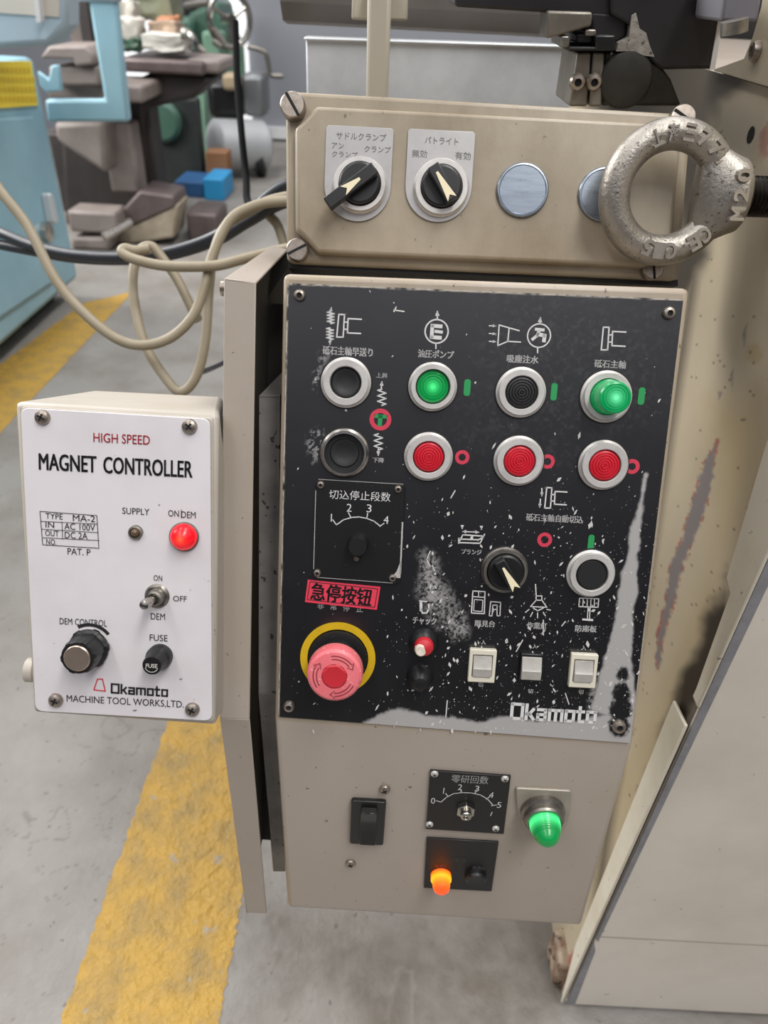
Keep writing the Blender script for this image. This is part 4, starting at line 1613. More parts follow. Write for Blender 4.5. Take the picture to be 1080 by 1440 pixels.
# ------------------------------------------------------------------ eyebolt
C0 = at_d(938, 272, .445)
A = Vector((math.cos(R(4)), math.sin(R(4)), .0)).normalized()
LEN = (COLX - .0006 - C0.x) / A.x
E0 = C0 + A * LEN
B_ = (Vector((0, .25, .97)) - A * A.dot(Vector((0, .25, .97)))).normalized()
EF = Frame(C0, A, B_)
if EF.N.y > 0:
    EF = Frame(C0, A, -B_)
eye = thing('eyebolt', 'large grey cast lifting eyebolt screwed into the column in front of the switch box', 'eyebolt', E0)
ro, ri = .0418, .0234
rm, rt_ = (ro + ri) / 2, (ro - ri) / 2
b = MB(CASTING)
n1, n2 = 64, 28
grid = []
for i in range(n1):
    a = 2 * math.pi * i / n1
    ring = []
    for j in range(n2):
        t = 2 * math.pi * j / n2
        rr = rm + rt_ * math.cos(t) * 1.0
        ring.append(b.bm.verts.new(EF.pt(rr * math.cos(a), rr * math.sin(a), rt_ * 1.0 * math.sin(t))))
    grid.append(ring)
for i in range(n1):
    for j in range(n2):
        b.face([grid[i][j], grid[(i + 1) % n1][j], grid[(i + 1) % n1][(j + 1) % n2], grid[i][(j + 1) % n2]])
# neck boss: widens from the ring to a flat round collar
AX = Frame(C0, EF.N, EF.V)      # lathe axis along the bolt
if AX.N.dot(A) < 0:
    AX = Frame(C0, -EF.N, EF.V)
rings = []
for xx, ry, rz in [(.018, .0300, .0070), (.025, .0290, .0120), (.031, .0265, .0165), (.036, .0240, .0190), (.040, .0222, .0198), (.0432, .0212, .0196), (.0444, .0198, .0184)]:
    rings.append([C0 + A * xx + EF.V * ry * math.sin(t) + EF.N * rz * math.cos(t) for t in [2 * math.pi * k / 40 for k in range(40)]])
b.loft(rings)
ring_o = b.build('ring', eye, angle=60)
b = MB(OILY)
prof = []
x = .0435
while x < LEN:
    prof += [(.0118, x), (.0106, x + .0012), (.0118, x + .0024)]
    x += .0026
prof.append((.0, min(x, LEN + .002)))
b.lathe(AX, (0, 0), prof, 32)
b.build('threaded_shank', eye)
b = MB(mat('worn_letter_casting', '#b3ada5', .36, .75, stain='#8a837a', stain_amt=.5, stain_scale=90))


def raised(mb, body, size, pos, rot, h0, h1, bold=.03, aspect=1.0):
    vs, fs = text_data(body, bold)
    cr_, sr = math.cos(rot), math.sin(rot)
    W, Hh = size * aspect, size
    q = [(pos[0] + x * W * cr_ - y * Hh * sr, pos[1] + x * W * sr + y * Hh * cr_) for x, y in vs]
    ed = {}
    for f_ in fs:
        for i in range(len(f_)):
            e = (f_[i], f_[(i + 1) % len(f_)])
            ed[e] = 1
    lo = [mb.bm.verts.new(EF.pt(x, y, h0)) for x, y in q]
    hi = [mb.bm.verts.new(EF.pt(x, y, h1)) for x, y in q]
    for f_ in fs:
        mb.face([hi[i] for i in f_])
    for (i, j) in ed:
        if (j, i) not in ed:
            mb.face([lo[i], lo[j], hi[j], hi[i]])


def arc_text(chars, a_mid, step, out=True, size=.0088, rad=None):
    n = len(chars)
    rad = rad or rm
    for i, ch in enumerate(chars):
        if ch == ' ':
            continue
        a = a_mid + (step * ((n - 1) / 2 - i))
        raised(b, ch, size, (rad * math.cos(a), rad * math.sin(a)), a - math.pi / 2, rt_ - .0026, rt_ + .0007, aspect=.72)


arc_text('上海三77A', R(74), R(17), size=.0095)
arc_text('CE C15', R(284), R(13), size=.0095)
for i, ch in enumerate('M20'):
    raised(b, ch, .0088, (.0365, -.0105 + i * .0104), math.pi / 2, .0125, .0198, aspect=.85)
b.build('raised_lettering', ring_o, smooth=False)

# ------------------------------------------------------------------ magnet controller
F = MAGF
mpm = F.mpp(165, 790)[0]
mag = thing('magnet_controller', 'cream box with a white face plate reading MAGNET CONTROLLER', 'control box', (-.16, .38, .70))
bq = [F.px(x, y, -.0015) for x, y in ((20, 565), (308, 582), (303, 1021), (46, 1003))]
b = MB(CREAM_M)
fr4 = [F.pt(u, v, -.0015) for u, v in bq]
bk4 = [at_d(131, 549, .535), at_d(313, 558, .535), fr4[2] - F.N * .11, fr4[3] - F.N * .11]
bk4[1].x = min(bk4[1].x, fr4[1].x)
b.loft([bk4[::-1], fr4[::-1]])
b.build('housing', mag, bevel=.003)
b = MB(CREAM_M)
b.prism(F, rpoly([F.px(x, y) for x, y in ((28, 571), (300, 588), (301, 1016), (50, 1001))], .004), -.0016, -.0004)
lab(b.build('gasket_frame', mag, bevel=.0005), 'cream rim standing around the white plate')
b = MB(WHITE_PL)
b.prism(F, rpoly([F.px(x, y) for x, y in ((30, 573), (296, 589), (299, 1013), (51, 999))], .005), -.0004, .0012)
fp_ = b.build('face_plate', mag, bevel=.0004)
HP = .0016
for x, y in ((57, 587), (265, 600), (76, 987), (269, 1000)):
    screw_cross('screw', F, F.px(x, y, .004), 10.5 * mpm, fp_, .0012, random.uniform(0, 1.5))
PR2 = mat('print_bright_red', '#c02838', .5)
g = MB()
text(g, F, 'HIGH SPEED', 171, 617, 79, 13, PR2, bold=.006, h=HP)
g.build('lettering', fp_, smooth=False)
g = MB()
text(g, F, 'MAGNET', 95, 651, 80, 23, PRINT_K, bold=.03, h=HP)
g.build('lettering', fp_, smooth=False)
g = MB()
text(g, F, 'CONTROLLER', 208, 657, 124, 23, PRINT_K, bold=.03, h=HP)
g.build('lettering', fp_, smooth=False)
for s_, cx, cy, ww, hh in [('SUPPLY', 191, 719, 38, 9), ('ON', 244, 722, 15, 9), ('DEM', 265, 724, 20, 9), ('ON', 222, 813, 12, 8), ('OFF', 253, 842, 19, 8), ('DEM', 222, 867, 20, 9),
                           ('DEM CONTROL', 117, 875, 66, 9), ('FUSE', 223, 897, 25, 9), ('PAT. P', 111, 776, 32, 9), ('MACHINE TOOL WORKS,LTD.', 176, 987, 164, 11),
                           ('TYPE', 76, 726, 24, 8), ('MA-2', 118, 729, 31, 9), ('IN', 70, 738, 12, 8), ('AC 100V', 112, 741, 43, 9), ('OUT', 73, 750, 19, 8), ('DC 2A', 107, 753, 32, 9), ('NO.', 72, 762, 14, 8)]:
    g = MB()
    text(g, F, s_, cx, cy, ww, hh, PRINT_K, h=HP)
    g.build('lettering', fp_, smooth=False)
g = MB(PRINT_K)


def ml(pts, wd=.8, m=PRINT_K, closed=False):
    g.stroke(F, [F.px(x, y, HP) for x, y in pts], wd * mpm, HP, m, closed)


ml([(56, 719), (136, 725), (139, 771), (60, 766)], .9, closed=True)
ml([(57, 733), (137, 737)])
ml([(58, 744), (138, 749)])
ml([(59, 756), (139, 760)])
ml([(87, 734), (88, 758)])
g.build('table_grid', fp_, smooth=False)
g = MB()
ml([(255, 717), (255, 728)], 1)
g.build('divider', fp_, smooth=False)
g = MB()
logo(g, F, 157, 974, 235, 979, PRINT_K, 12, HP)
g.build('maker_name', fp_, smooth=False)
g = MB()
ml([(132, 970), (137, 955), (144, 955), (148, 972)], 1.6, PR2, True)
g.build('maker_emblem', fp_, smooth=False)
# supply lamp
b = MB(STEEL)
c = F.px(190, 749, .003)
b.lathe(F, c, [(10 * mpm, .0012), (9.6 * mpm, .0032), (7 * mpm, .0036), (6.4 * mpm, .0024), (6.4 * mpm, .0012)], 32)
o = b.build('supply_lamp', fp_)
b = MB(AMBER)
b.lathe(F, c, [(6.6 * mpm, .0016), (5.5 * mpm, .0040), (3 * mpm, .0052), (0, .0056)], 24)
o.parent = mag
put(o, mag)
b.build('lens', o)
# red lamp
b = MB(STEEL)
c = F.px(257, 756, .005)
b.lathe(F, c, [(20.5 * mpm, .0012), (20.5 * mpm, .0028), (18 * mpm, .0030), (18 * mpm, .0012)], 40)
o = b.build('indicator_lamp', mag)
lab(o, 'lit red dome lamp under ON DEM')
b = MB(R_ON)
pr = [(19 * mpm * math.cos(t), .0022 + .0085 * math.sin(t)) for t in [math.pi / 2 * k / 14 for k in range(14)]] + [(0, .0107)]
b.lathe(F, c, pr, 40, R_ON, [max(0, (k - 7) / 7) ** 2.2 for k in range(15)])
b.build('lens', o)
# toggle
b = MB(CHROME)
c = F.px(219, 840, .004)
b.prism(F, [(c[0] + 16 * mpm * math.cos(R(10 + 60 * k)), c[1] + 16 * mpm * math.sin(R(10 + 60 * k))) for k in range(6)], .0012, .0034)
b.lathe(F, c, [(17.5 * mpm, .0012), (17.5 * mpm, .0016), (12 * mpm, .0034), (11 * mpm, .0075), (8 * mpm, .0080), (6 * mpm, .0062), (0, .0062)], 32, STEEL)
o = b.build('toggle_switch', mag)
lab(o, 'chrome toggle switch between ON OFF and DEM')
b = MB(CHROME)
p0 = F.pt(c[0], c[1], .006)
p1 = F.pt(c[0] - .0008, c[1] + .0006, .0225)
b.tube([p0, p0.lerp(p1, .5), p0.lerp(p1, .85), p1, p1 + (p1 - p0).normalized() * .0006], [.0020, .0026, .0030, .0026, .0008], 16)
b.build('lever', o)
# demagnetising knob
b = MB(CHROME)
c = F.px(126, 911, .002)
b.lathe(F, c, [(27 * mpm, .0012), (27 * mpm, .0018), (17 * mpm, .0022), (17 * mpm, .0012)], 44)
o = b.build('dem_control_knob', mag)
lab(o, 'black fluted knob with a silver cap')
b = MB(BLK)
b.lathe(F, c, [(28 * mpm, .0025), (28 * mpm, .0045), (24 * mpm, .0055), (23.5 * mpm, .018), (22 * mpm, .0195), (18 * mpm, .0195)], 72, BLK, ripple=lambda k: 1 + (.055 if (k // 4) % 3 == 0 else 0))
kb = b.build('knob', o)
b = MB(mat('brushed_cap', '#c9b6a6', .32, .9, stain='#a59484', stain_amt=.3, stain_scale=120))
b.lathe(F, c, [(18.5 * mpm, .0185), (18.3 * mpm, .0200), (17 * mpm, .0205), (0, .0203)], 40)
lab(b.build('cap', kb), 'brushed silver cap')
b = MB(PRINT_K)
b.ringflat(F, c, 31 * mpm, 36 * mpm, .0014, a0=R(38), a1=R(120), seg=20)
b.build('scale_mark', o, smooth=False)
# fuse holder
b = MB(BLK)
c = F.px(225, 923, .002)
b.lathe(F, c, [(18 * mpm, .0012), (18 * mpm, .006), (16 * mpm, .0075), (14.5 * mpm, .0085), (13.5 * mpm, .0165), (12.5 * mpm, .0175), (0, .0172)], 48, ripple=lambda k: 1 + .012 * (k % 2))
o = b.build('fuse_holder', mag)
g = MB(mat('print_fuse', '#b8b2aa', .5))
cc = F.px(208, 938, .0177)
vs, fs = text_data('FUSE', .02)
g.mesh2d([(c[0] + x * 16 * mpm, c[1] + y * 6 * mpm) for x, y in vs], fs, F, None, .01765)
g.ringflat(F, c, 8.6 * mpm, 9.6 * mpm, .0177, a0=R(200), a1=R(340), seg=14)
g.build('printed_word', o, smooth=False)
# hinge screw on the left side
b = MB(CREAM_M)
sfm = Frame(F.pt(*F.px(44, 942, -.012), -.012), -F.N, F.V)
b.lathe(sfm, (0, 0), [(.0075, -.002), (.0075, .003), (.005, .0048), (0, .0052)], 24)
b.build('side_screw', mag)

# ------------------------------------------------------------------ bracket between the two boxes
br = thing('mounting_bracket', 'tall bent cream channel bracket between magnet box and control box', 'bracket', (-.09, .42, .60))
BF = PLATE.shifted(-.004)
bq_t = [BF.px(x, y) for x, y in ((315, 391), (360, 397), (351, 1012), (309, 1010))]
bk2 = BF.pt(*BF.px(330, 1011))
BLF = tilted(bk2, R(4.0))
bq_l = [BLF.px(x, y) for x, y in ((309, 1010), (351, 1012), (375, 1285), (346, 1284))]
pt = [BF.pt(*q) for q in bq_t]
pl = [BLF.pt(*q) for q in bq_l]
mid_l, mid_r = (pt[3] + pl[0]) / 2, (pt[2] + pl[1]) / 2
b = MB(CREAM)
TH = .0016
back = -PLATE.N * .15
backl = -BLF.N * .13
fv = [pt[0], pt[1], mid_r, pl[2], pl[3], mid_l]


def sheet(mb, loop, off, m=None):
    """solid sheet from a loop of points and an offset vector"""
    a = [mb.bm.verts.new(p) for p in loop]
    c_ = [mb.bm.verts.new(p + off) for p in loop]
    mb.face(a, m)
    mb.face(c_[::-1], m)
    for i in range(len(loop)):
        j = (i + 1) % len(loop)
        mb.face([a[i], c_[i], c_[j], a[j]], m)


offN = -PLATE.N * TH
sheet(b, [pt[0], pt[1], mid_r, mid_l], offN)
sheet(b, [mid_l, mid_r, pl[2], pl[3]], -BLF.N * TH)
# left web and top flange
web = Vector((TH, 0, 0))
sheet(b, [pt[0], pt[0] + back, mid_l + back, mid_l], web)
sheet(b, [mid_l, mid_l + back, pl[3] + backl * .55, pl[3]], web)
bt1 = at_d(386, 346, .60)
top_b0, top_b1 = at_d(383, 345, .585), at_d(404, 351, .585)
sheet(b, [pt[0], pt[1], top_b1, top_b0], -PLATE.V * TH)
bd = b.build('channel', br, bevel=.0006)
# dark sheets painted as the shade inside the channel, and the grey liner
b = MB(RECESS_SHADE)
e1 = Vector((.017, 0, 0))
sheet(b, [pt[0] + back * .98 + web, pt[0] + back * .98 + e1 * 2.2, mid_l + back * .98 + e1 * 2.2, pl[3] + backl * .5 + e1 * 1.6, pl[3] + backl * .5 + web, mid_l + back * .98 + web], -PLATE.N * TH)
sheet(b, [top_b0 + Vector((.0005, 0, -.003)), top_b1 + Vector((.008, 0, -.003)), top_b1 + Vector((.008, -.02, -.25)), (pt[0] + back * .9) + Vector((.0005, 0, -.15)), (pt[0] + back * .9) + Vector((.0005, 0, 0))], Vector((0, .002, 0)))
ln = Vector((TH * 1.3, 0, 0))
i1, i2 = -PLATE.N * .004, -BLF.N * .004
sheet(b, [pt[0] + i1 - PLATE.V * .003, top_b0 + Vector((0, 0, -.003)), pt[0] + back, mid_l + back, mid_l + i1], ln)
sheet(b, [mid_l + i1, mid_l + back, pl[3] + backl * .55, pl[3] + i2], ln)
lab(b.build('shade_sheet', br), 'black sheets painted as the shade inside the channel')
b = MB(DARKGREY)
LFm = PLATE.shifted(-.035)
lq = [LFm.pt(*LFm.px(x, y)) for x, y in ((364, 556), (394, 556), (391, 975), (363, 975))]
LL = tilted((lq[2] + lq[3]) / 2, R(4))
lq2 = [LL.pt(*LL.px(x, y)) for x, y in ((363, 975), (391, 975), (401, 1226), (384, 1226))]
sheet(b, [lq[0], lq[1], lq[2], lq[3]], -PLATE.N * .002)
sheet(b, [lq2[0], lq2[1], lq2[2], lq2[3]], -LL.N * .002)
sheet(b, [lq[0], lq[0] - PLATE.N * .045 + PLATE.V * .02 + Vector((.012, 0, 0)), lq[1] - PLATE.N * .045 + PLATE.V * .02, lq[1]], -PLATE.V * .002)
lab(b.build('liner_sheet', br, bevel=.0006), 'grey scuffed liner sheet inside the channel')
b = MB(SCREWM)
s0 = BF.pt(*BF.px(316, 401), -.018)
b.tube([s0, s0 + Vector((-.006, 0, 0)), s0 + Vector((-.0065, 0, 0))], [.0045, .0045, .003], 20)
b.build('side_bolt', br)

# ------------------------------------------------------------------ cables
CAB = mat('beige_cable', '#8f846f', .5, stain='#7d7056', stain_amt=.6, stain_scale=25, rvar=.1)
CABK = mat('black_cable', '#23262c', .42)


def cable(name, strands, r, m, label, cat):
    bb = MB(m)
    for s_ in strands:
        bb.tube(spline([at_d(*p) for p in s_], 8), r, 12)
    return tag(bb.build(name), label, cat)


def crop2(pts, d0, d1):
    n = len(pts)
    return [(x * .389, 260 + y * .389, d0 + (d1 - d0) * i / (n - 1)) for i, (x, y) in enumerate(pts)]


cable('coiled_cable', [
    crop2([(-60, -80), (0, 20), (100, 150), (200, 340), (300, 460), (420, 555), (520, 580), (620, 550), (700, 470), (740, 360), (770, 250), (830, 130), (910, 80), (1010, 60), (1200, 60), (1500, 110)], .74, .755),
    crop2([(1500, 70), (1200, 30), (1000, 50), (900, 95), (815, 150), (772, 250), (755, 380), (742, 560), (710, 690), (655, 748), (600, 700), (530, 590), (492, 460), (480, 330), (505, 240), (545, 222), (580, 255), (640, 340), (690, 440), (718, 492)], .76, .80),
    crop2([(1500, 200), (1200, 205), (1030, 232), (880, 268), (770, 293), (600, 293), (490, 270), (443, 246), (452, 230), (490, 238), (540, 232)], .73, .755),
    crop2([(960, 100), (1000, 140), (1022, 200), (1040, 260), (1075, 330)], .79, .80)],
    .0052, CAB, 'beige cable looping behind the magnet box', 'cable')
cable('black_hose', [
    crop2([(-80, 150), (0, 172), (120, 220), (260, 252), (430, 262), (600, 245), (760, 195), (880, 120), (1040, 0), (1250, -10), (1500, 60)], .95, .735),
    crop2([(-80, 195), (0, 215), (120, 238), (260, 262), (430, 270), (600, 255), (780, 200), (900, 130), (1040, 60), (1250, 60), (1500, 150)], .97, .72)],
    .0066, CABK, 'pair of thick black hoses running behind the beige cable', 'hose')
cable('thin_cable', [[(276, 526, .775), (287, 522, .80), (300, 517, .84), (318, 508, .88), (345, 490, .9)]], .0028, CABK, 'thin black cable just above the magnet box', 'cable')
cable('hanging_cord', [[(331, 30, 1.05), (332, 60, 1.05), (334, 120, 1.04), (340, 190, 1.02), (346, 250, 1.0), (348, 282, .93), (362, 290, .86), (385, 285, .80), (405, 270, .775), (480, 278, .755), (570, 300, .74)]], .0048, mat('cord_black', '#08080a', .8, spec=.1), 'black cord hanging straight down in the background', 'cord')

# ------------------------------------------------------------------ blue machine at far left
BLUE = mat('blue_paint', '#93b9c6', .4, stain='#5f8a9e', stain_amt=.5, stain_scale=3, rvar=.2)
BLUE_L = mat('pale_blue_paint', '#a9bac4', .45)
blue = thing('blue_machine', 'light blue machine cabinet at the far left with a yellow notice', 'machine tool', (-1.7, 2.6, 0))
BX = -1.28 * K
bfx = Frame((BX, 0, 0), (0, 1, 0), (0, 0, 1))   # faces +X
p_b0, p_b1 = at_x(0, 488, BX), at_x(112, 392, BX)
p_t1 = at_x(56, 78, BX)
yfar = p_b1.y
zb0 = .5 * (p_b0.z + p_b1.z)
b = MB(BLUE)
b.box(WORLD, -2.6, BX, 1.0, yfar, max(zb0, .06), p_t1.z)
bb_ = b.build('cabinet', blue, bevel=.02)
b = MB(BLUE)
pd = [bfx.px(x, y) for x, y in ((-40, 168), (42, 163), (72, 395), (-40, 470))]
b.prism(bfx, pd, 0, .012)
dr = b.build('door', blue, bevel=.006)
b = MB(mat('door_handle_white', '#c9ced0', .35, .3))
b.prism(bfx, rpoly([bfx.px(x, y) for x, y in ((51, 271), (57, 271), (66, 312), (59, 314)) ], .01), .012, .04)
b.build('handle', dr, bevel=.004)
b = MB(CHROME)
b.lathe(bfx, bfx.px(56, 326), [(.03, .012), (.03, .03), (.015, .034), (0, .034)], 20)
b.build('lock', dr)
b = MB(mat('yellow_notice', '#fbdc36', .5))
nq = [bfx.px(x, y) for x, y in ((-30, 86), (41, 86), (51, 148), (-30, 154))]
b.prism(bfx, nq, 0, .006)
no = b.build('notice', blue)
lab(no, 'yellow notice with rows of faded lettering')
b = MB(mat('notice_ink', '#e3c233', .6))
for r_ in range(4):
    for k in range(9):
        x0 = -8 + k * 6 + r_ * 1.2
        y0 = 95 + r_ * 13.5
        if x0 > 39 + r_ * 2.4:
            continue
        b.flat(bfx, P(bfx, [(x0, y0), (x0 + 4, y0), (x0 + 4.8, y0 + 7), (x0 + .8, y0 + 7)]), .008)
b.build('faded_lettering', no, smooth=False)
# black feet under the cabinet, and a black box added for the shade there
b = MB(BLK_M)
b.box(WORLD, -2.4, BX - .14, 1.1, yfar - .12, 0, max(zb0, .06) + .01)
b.build('under_shade_box', blue)
for yy in (1.65, 2.3, yfar - .12):
    b = MB(BLK_M)
    b.box(WORLD, BX - .2, BX - .08, yy - .06, yy + .06, 0, max(zb0, .06) + .01)
    b.build('foot', blue)
# hood above
hy = yfar - .35
hf_ = YF(hy / K)
b = MB(BLUE_L, MATS['cream_post_paint'])
hq = [hf_.px(x, y) for x, y in ((-60, -60), (93, -60), (94, 36), (70, 64), (-60, 72))]
b.prism(hf_, hq, -.10, 0)
hd = b.build('hood', blue, bevel=.015)
b = MB(mat('hood_window', '#c9c2b6', .4))
b.prism(hf_, P(hf_, [(-60, -60), (84, -60), (84, 24), (-60, 14)]), 0, .004)
w_ = b.build('window', hd)
b = MB(MATS['white_wall_frame'])
b.prism(hf_, P(hf_, [(50, -60), (56, -60), (64, 30), (58, 31)]), .004, .03)
b.build('bar', w_)
# angled arm
ay = yfar + .06
af = YF(ay / K)
b = MB(BLUE)
b.prism(af, P(af, [(117, -40), (158, -40), (181, 172), (66, 172), (62, 140), (146, 140), (143, 120)]), -.04, 0)
lab(b.build('arm', blue, bevel=.01), 'blue angled arm reaching from the cabinet')
b = MB(BLUE_L)
b.prism(af, P(af, [(104, -40), (166, -40), (166, 4), (104, 2)]), -.05, .01)
b.build('arm_cap', blue, bevel=.01)
b = MB(BLUE)
b.prism(af, P(af, [(52, 100), (68, 112), (72, 92), (82, 92), (86, 128), (64, 130), (56, 120)]), -.02, 0)
b.build('hook_plate', blue, bevel=.004)

# ------------------------------------------------------------------ old grey milling machine behind it
OLD = mat('old_brown_grey_paint', '#8a7f79', .55, stain='#5f534c', stain_amt=.7, stain_scale=6, rvar=.2)
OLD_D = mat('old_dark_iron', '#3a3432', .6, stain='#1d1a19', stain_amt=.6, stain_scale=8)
OLD_T = mat('old_table_iron', '#6a5e5c', .45, .3, stain='#4a3c38', stain_amt=.6, stain_scale=10)
mill = thing('milling_machine', 'old brown grey milling machine between the blue cabinet and green machines', 'machine tool', (-1.1, 3.9, 0))


def bbox(mb, x0, y0, x1, y1, Y, depth, m=None, tilt=None):
    """a block whose front face stands at distance Y and covers these photo points"""
    f_ = YF(Y)
    cx, cy = (x0 + x1) / 2, (y0 + y1) / 2
    l, r = f_.px(x0, cy), f_.px(x1, cy)
    t, bt = f_.px(cx, y0), f_.px(cx, y1)
    mb.box(f_, l[0], r[0], bt[1], t[1], -depth, 0, m)


def mk(name, parent, x0, y0, x1, y1, Y, depth, m, bev=.01, ground=False, label=None):
    bb2 = MB(m)
    bbox(bb2, x0, y0, x1, y1, Y, depth)
    if ground:
        zm = min(v.co.z for v in bb2.bm.verts)
        for v in bb2.bm.verts:
            if v.co.z < zm + 1e-4:
                v.co.z = 0
    o_ = bb2.build(name, parent, bevel=bev)
    if label:
        lab(o_, label)
    return o_


f = YF(3.5)
b = MB(OLD)
b.prism(f, P(f, [(100, 333), (158, 334), (158, 374), (104, 372)]), -.42, 0)
zm = min(v.co.z for v in b.bm.verts)
for v in b.bm.verts:
    if v.co.z < zm + .03:
        v.co.z = 0
lab(b.build('base', mill, bevel=.015), 'oily base of the old machine')
f = YF(3.62)
b = MB(OLD_T)
b.prism(f, P(f, [(150, 318), (158, 330), (246, 292), (244, 276), (196, 268)]), -.20, 0)
b.build('base_way', mill, bevel=.01)
b = MB(mat('old_cream_side', '#a89c88', .6, stain='#6b5a4a', stain_amt=.7, stain_scale=12))
b.prism(f, P(f, [(158, 332), (250, 288), (244, 335), (190, 366), (158, 372)]), -.18, -.005)
zm = min(v.co.z for v in b.bm.verts)
for v in b.bm.verts:
    if v.co.z < zm + .05:
        v.co.z = 0
lab(b.build('base_side', mill, bevel=.01), 'stained cream side of the base')
mk('base_block', mill, 96, 298, 164, 328, 3.5, .14, OLD, .012)
b = MB(CHROME)
b.tube([at_y(146, 334, 3.45), at_y(184, 312, 3.55)], .018, 10)
b.build('slide_bar', mill)
mk('base_rail', mill, 262, 300, 306, 328, 3.72, .22, OLD_T, .015, True)
mk('column', mill, 148, 172, 190, 272, 3.75, .12, OLD, .015)
mk('column_shade', mill, 188, 150, 216, 268, 3.95, .15, OLD_D, .01)  # added dark block standing in for shade beside the column
mk('rear_shade_block', mill, 78, 190, 165, 300, 4.1, .3, OLD_D, .01)  # dark block added to fill the black, shaded space behind the saddle
mk('side_shade_block', mill, 205, 138, 282, 256, 4.92, .08, mat('side_shade', '#2c322e', .6, stain='#151716', stain_amt=.6, stain_scale=8), .01, True)  # added dark block, painted as the shaded area right of the column
for xx in (212, 222):
    b = MB(STEEL)
    b.tube([at_y(xx - 5, 165, 4.3), at_y(xx + 5, 262, 4.3)], .012, 8)
    b.build('guide_rod', mill)
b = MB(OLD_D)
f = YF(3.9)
b.prism(f, P(f, [(80, 165), (215, 100), (300, 110), (270, 140), (200, 155), (205, 285), (90, 330)]), -.25, -.02)  # knee, with its lower end extended as a dark fill for shade
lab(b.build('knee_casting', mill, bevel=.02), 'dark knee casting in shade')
b = MB(OLD)
f = YF(3.6)
b.prism(f, P(f, [(74, 172), (145, 170), (150, 246), (78, 198)]), -.3, 0)
b.build('saddle', mill, bevel=.02)
mk('cross_slide', mill, 66, 117, 200, 142, 3.62, .30, OLD, .012)
mk('table', mill, 168, 84, 286, 104, 3.85, .42, OLD_T, .012)
mk('table_end', mill, 262, 84, 310, 103, 3.9, .3, OLD, .012)
b = MB(OLD)
f = YF(3.5)
b.prism(f, P(f, [(55, 82), (68, 64), (120, 64), (132, 78), (132, 92), (104, 94), (102, 84)]), -.22, 0)
b.prism(f, P(f, [(62, 94), (134, 94), (136, 122), (66, 122)]), -.2, -.03)
lab(b.build('vise', mill, bevel=.012), 'grey machine vise')
mk('overarm', mill, 92, -30, 128, 70, 4.3, .3, OLD, .02)
mk('overarm_rib', mill, 108, -30, 126, 64, 4.2, .1, OLD_D, .01)

# clutter on the milling table: each piece a thing
CL = [('paper_stack', 'white stack of papers on the milling table', 'papers', 200, 50, 258, 72, 3.9, .18, '#cfcdc4'),
      ('carton', 'small tan carton behind the white papers', 'box', 208, 32, 246, 56, 4.1, .15, '#b59c86'),
      ('green_box', 'small dark green box at the front of the milling table', 'box', 169, 56, 196, 72, 3.9, .12, '#1f4a36'),
      ('rag_bundle', 'crumpled pale rag bundle on the milling table', 'rag', 163, 26, 192, 56, 4.0, .14, '#c9c2b8'),
      ('wire_basket', 'pale grey basket at the left end of the milling table', 'basket', 168, 4, 188, 30, 4.12, .08, '#b5b1a6'),
      ('orange_carton', 'small orange carton leaning behind the white papers', 'box', 222, 24, 244, 42, 4.3, .1, '#c4835c'),
      ('parts_tray', 'olive parts tray at the back of the milling table', 'tray', 190, -10, 240, 28, 4.4, .2, '#7d8168')]
for nm, lb, ct, x0, y0, x1, y1, Y, dp, colr in CL:
    bb2 = MB(mat('clutter_' + nm, colr, .6, stain='#6f655c', stain_amt=.4, stain_scale=18))
    bbox(bb2, x0, y0, x1, y1, Y, dp)
    bmesh.ops.subdivide_edges(bb2.bm, edges=bb2.bm.edges[:], cuts=3, use_grid_fill=True)
    for v in bb2.bm.verts:
        v.co += Vector((random.uniform(-1, 1), random.uniform(-1, 1), random.uniform(-1, 1))) * .008
    tag(bb2.build(nm, bevel=.004), lb, ct)
b = MB(CHROME)
f = YF(3.9)
b.tube(spline([at_y(256, 47, 3.85), at_y(264, 50, 3.85), at_y(271, 58, 3.85), at_y(273, 70, 3.85)], 6), .022, 10)
tag(b.build('bent_lever'), 'bright bent metal lever at the right end of the milling table', 'lever')

# ------------------------------------------------------------------ green machine with hand wheel
GREEN = mat('machine_green', '#47695a', .45, stain='#34503f', stain_amt=.5, stain_scale=4, rvar=.2)
GREEN_L = mat('machine_green_light', '#7ba088', .5)
gm = thing('green_machine', 'dark green drilling machine with a chrome hand wheel in the background', 'machine tool', (-1.2, 5.2, 0))
b = MB(GREEN)
f = YF(5.9)
b.prism(f, P(f, [(262, 20), (306, 0), (316, 40), (322, 60), (325, 110), (318, 120), (300, 85), (268, 84)]), -.4, 0)
b.build('head_casting', gm, bevel=.03)
mk('column', gm, 268, 96, 292, 270, 5.95, .3, GREEN, .03, True)
mk('leg', gm, 271, 130, 292, 250, 5.6, .15, GREEN_L, .01, True, 'pale green leg')
mk('front_plate', gm, 316, 62, 340, 112, 5.8, .12, GREEN_L, .02)
mk('motor', gm, 225, 0, 275, 32, 6.0, .3, BLK, .04)
mk('gear_housing', gm, 236, 24, 272, 78, 5.75, .2, GREEN, .03)
mk('feed_box', gm, 284, 44, 312, 84, 5.65, .15, GREEN_L, .02)
mk('side_arm', gm, 176, 0, 232, 22, 6.1, .2, mat('olive_arm', '#6c745c', .5), .03)
b = MB(STEEL)
for xa, ya, xb, yb2 in ((214, 0, 222, 20), (226, 0, 230, 18), (272, 60, 288, 74), (300, 40, 316, 62), (262, 8, 292, 4), (300, 58, 312, 66)):
    b.tube([at_y(xa, ya, 5.5), at_y(xb, yb2, 5.5)], .018, 8)
lab(b.build('control_levers', gm), 'bright steel control levers')
b = MB(GREEN)
f = YF(5.7)
f = YF(4.86)
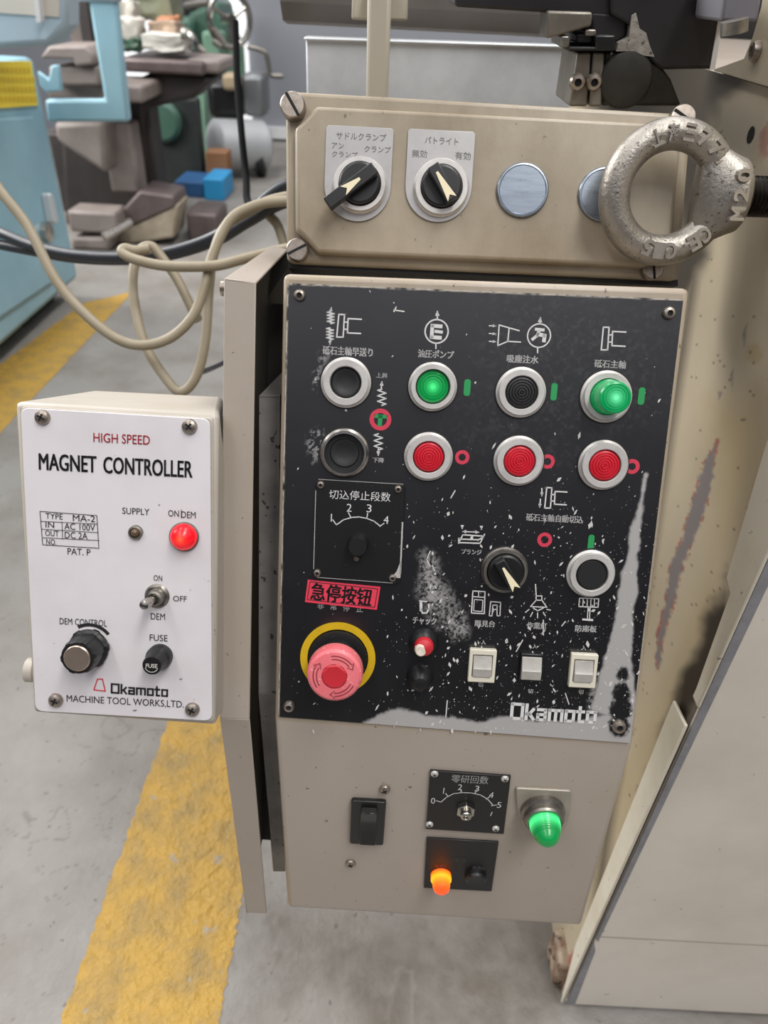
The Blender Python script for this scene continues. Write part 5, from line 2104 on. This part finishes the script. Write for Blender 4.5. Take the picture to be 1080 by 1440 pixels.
b.lathe(f, f.px(226, 172), [(.10, -.05), (.10, -.02), (.08, 0), (0, 0)], 32)
lab(b.build('drum', mill), 'dark green round drum low in the shade')
b = MB(CHROME)
wc = at_y(323, 28, 5.6)
wf = Frame(wc, (.75, .66, 0), (0, 0, 1))
Rw = .147 * K
b.tube([wf.pt(Rw * math.cos(2 * math.pi * k / 36), Rw * 1.0 * math.sin(2 * math.pi * k / 36)) for k in range(37)], .017, 10)
for k in range(3):
    a = R(30 + 120 * k)
    b.tube([wf.pt(0, 0), wf.pt(Rw * math.cos(a), Rw * math.sin(a))], .012, 8)
b.lathe(wf, (0, 0), [(.03, -.05), (.03, .03), (0, .03)], 20)
b.build('hand_wheel', gm)
b = MB(STEEL)
b.tube(spline([at_y(348, 66, 5.5), at_y(365, 70, 5.5), at_y(374, 76, 5.5), at_y(378, 95, 5.5), at_y(382, 106, 5.5), at_y(398, 107, 5.5)], 6), .013, 10)
b.build('crank_handle', gm)

# air compressor
AIR = mat('silver_tank', '#b4b6b8', .4, .2, stain='#92948f', stain_amt=.4, stain_scale=5)
ac = thing('air_compressor', 'silver grey air compressor tank with a black motor on top', 'air compressor', (-1.0, 5.4, 0))
b = MB(AIR)
c0, c1 = at_y(300, 205, 5.15), at_y(372, 205, 5.35)
rr = .155 * K
ax_ = (c1 - c0).normalized()
pts, rad = [], []
for t, q in ((-.06, .02), (-.04, .55), (0, .85), (.06, 1), (.94, 1), (1.0, .85), (1.04, .55), (1.06, .02)):
    pts.append(c0 + (c1 - c0) * t)
    rad.append(rr * q)
b.tube(pts, rad, 32)
b.build('tank', ac)
mk('motor', ac, 290, 112, 340, 168, 5.3, .25, BLK, .04)
mk('pump', ac, 340, 104, 372, 165, 5.3, .2, mat('compressor_pump', '#77797b', .4, .5), .03)
mk('cylinder_head', ac, 312, 104, 334, 128, 5.2, .12, mat('pump_tan', '#a8957a', .5), .02)
for x, y in ((318, 248), (368, 238)):
    p = at_y(x, y, 5.25)
    wf2 = Frame(Vector((p.x, 5.25 * K, .075)), (0, 1, 0), (0, 0, 1))
    b = MB(BLK_M)
    b.lathe(wf2, (0, 0), [(.075, -.02), (.075, .02), (.05, .025), (0, .025)], 24)
    b.lathe(wf2, (0, 0), [(.075, -.02), (0, -.02)], 24)
    b.build('wheel', ac)
    b = MB(AIR)
    b.tube([Vector((p.x, 5.25 * K, .07)), Vector((p.x, 5.25 * K, c0.z))], .02, 10)
    b.build('strut', ac)
# bins and boxes on the floor
for nm, lb, ct, x0, y0, x1, y1, Y, dp, colr in [
    ('blue_crate', 'bright blue plastic crate on the floor by the compressor', 'crate', 286, 252, 314, 276, 4.55, .25, '#2a8fc4'),
    ('dark_blue_box', 'dark blue box on the floor left of the bright blue crate', 'box', 246, 256, 286, 276, 4.6, .25, '#2d5a88'),
        ('cardboard_box', 'brown cardboard box under the compressor tank', 'box', 290, 214, 320, 250, 4.85, .12, '#8a5f3c')]:
    bb2 = MB(mat('paint_' + nm, colr, .5))
    bbox(bb2, x0, y0, x1, y1, Y, dp)
    zm = min(v.co.z for v in bb2.bm.verts)
    for v in bb2.bm.verts:
        if v.co.z < zm + 1e-4:
            v.co.z = 0
    tag(bb2.build(nm, bevel=.006), lb, ct)
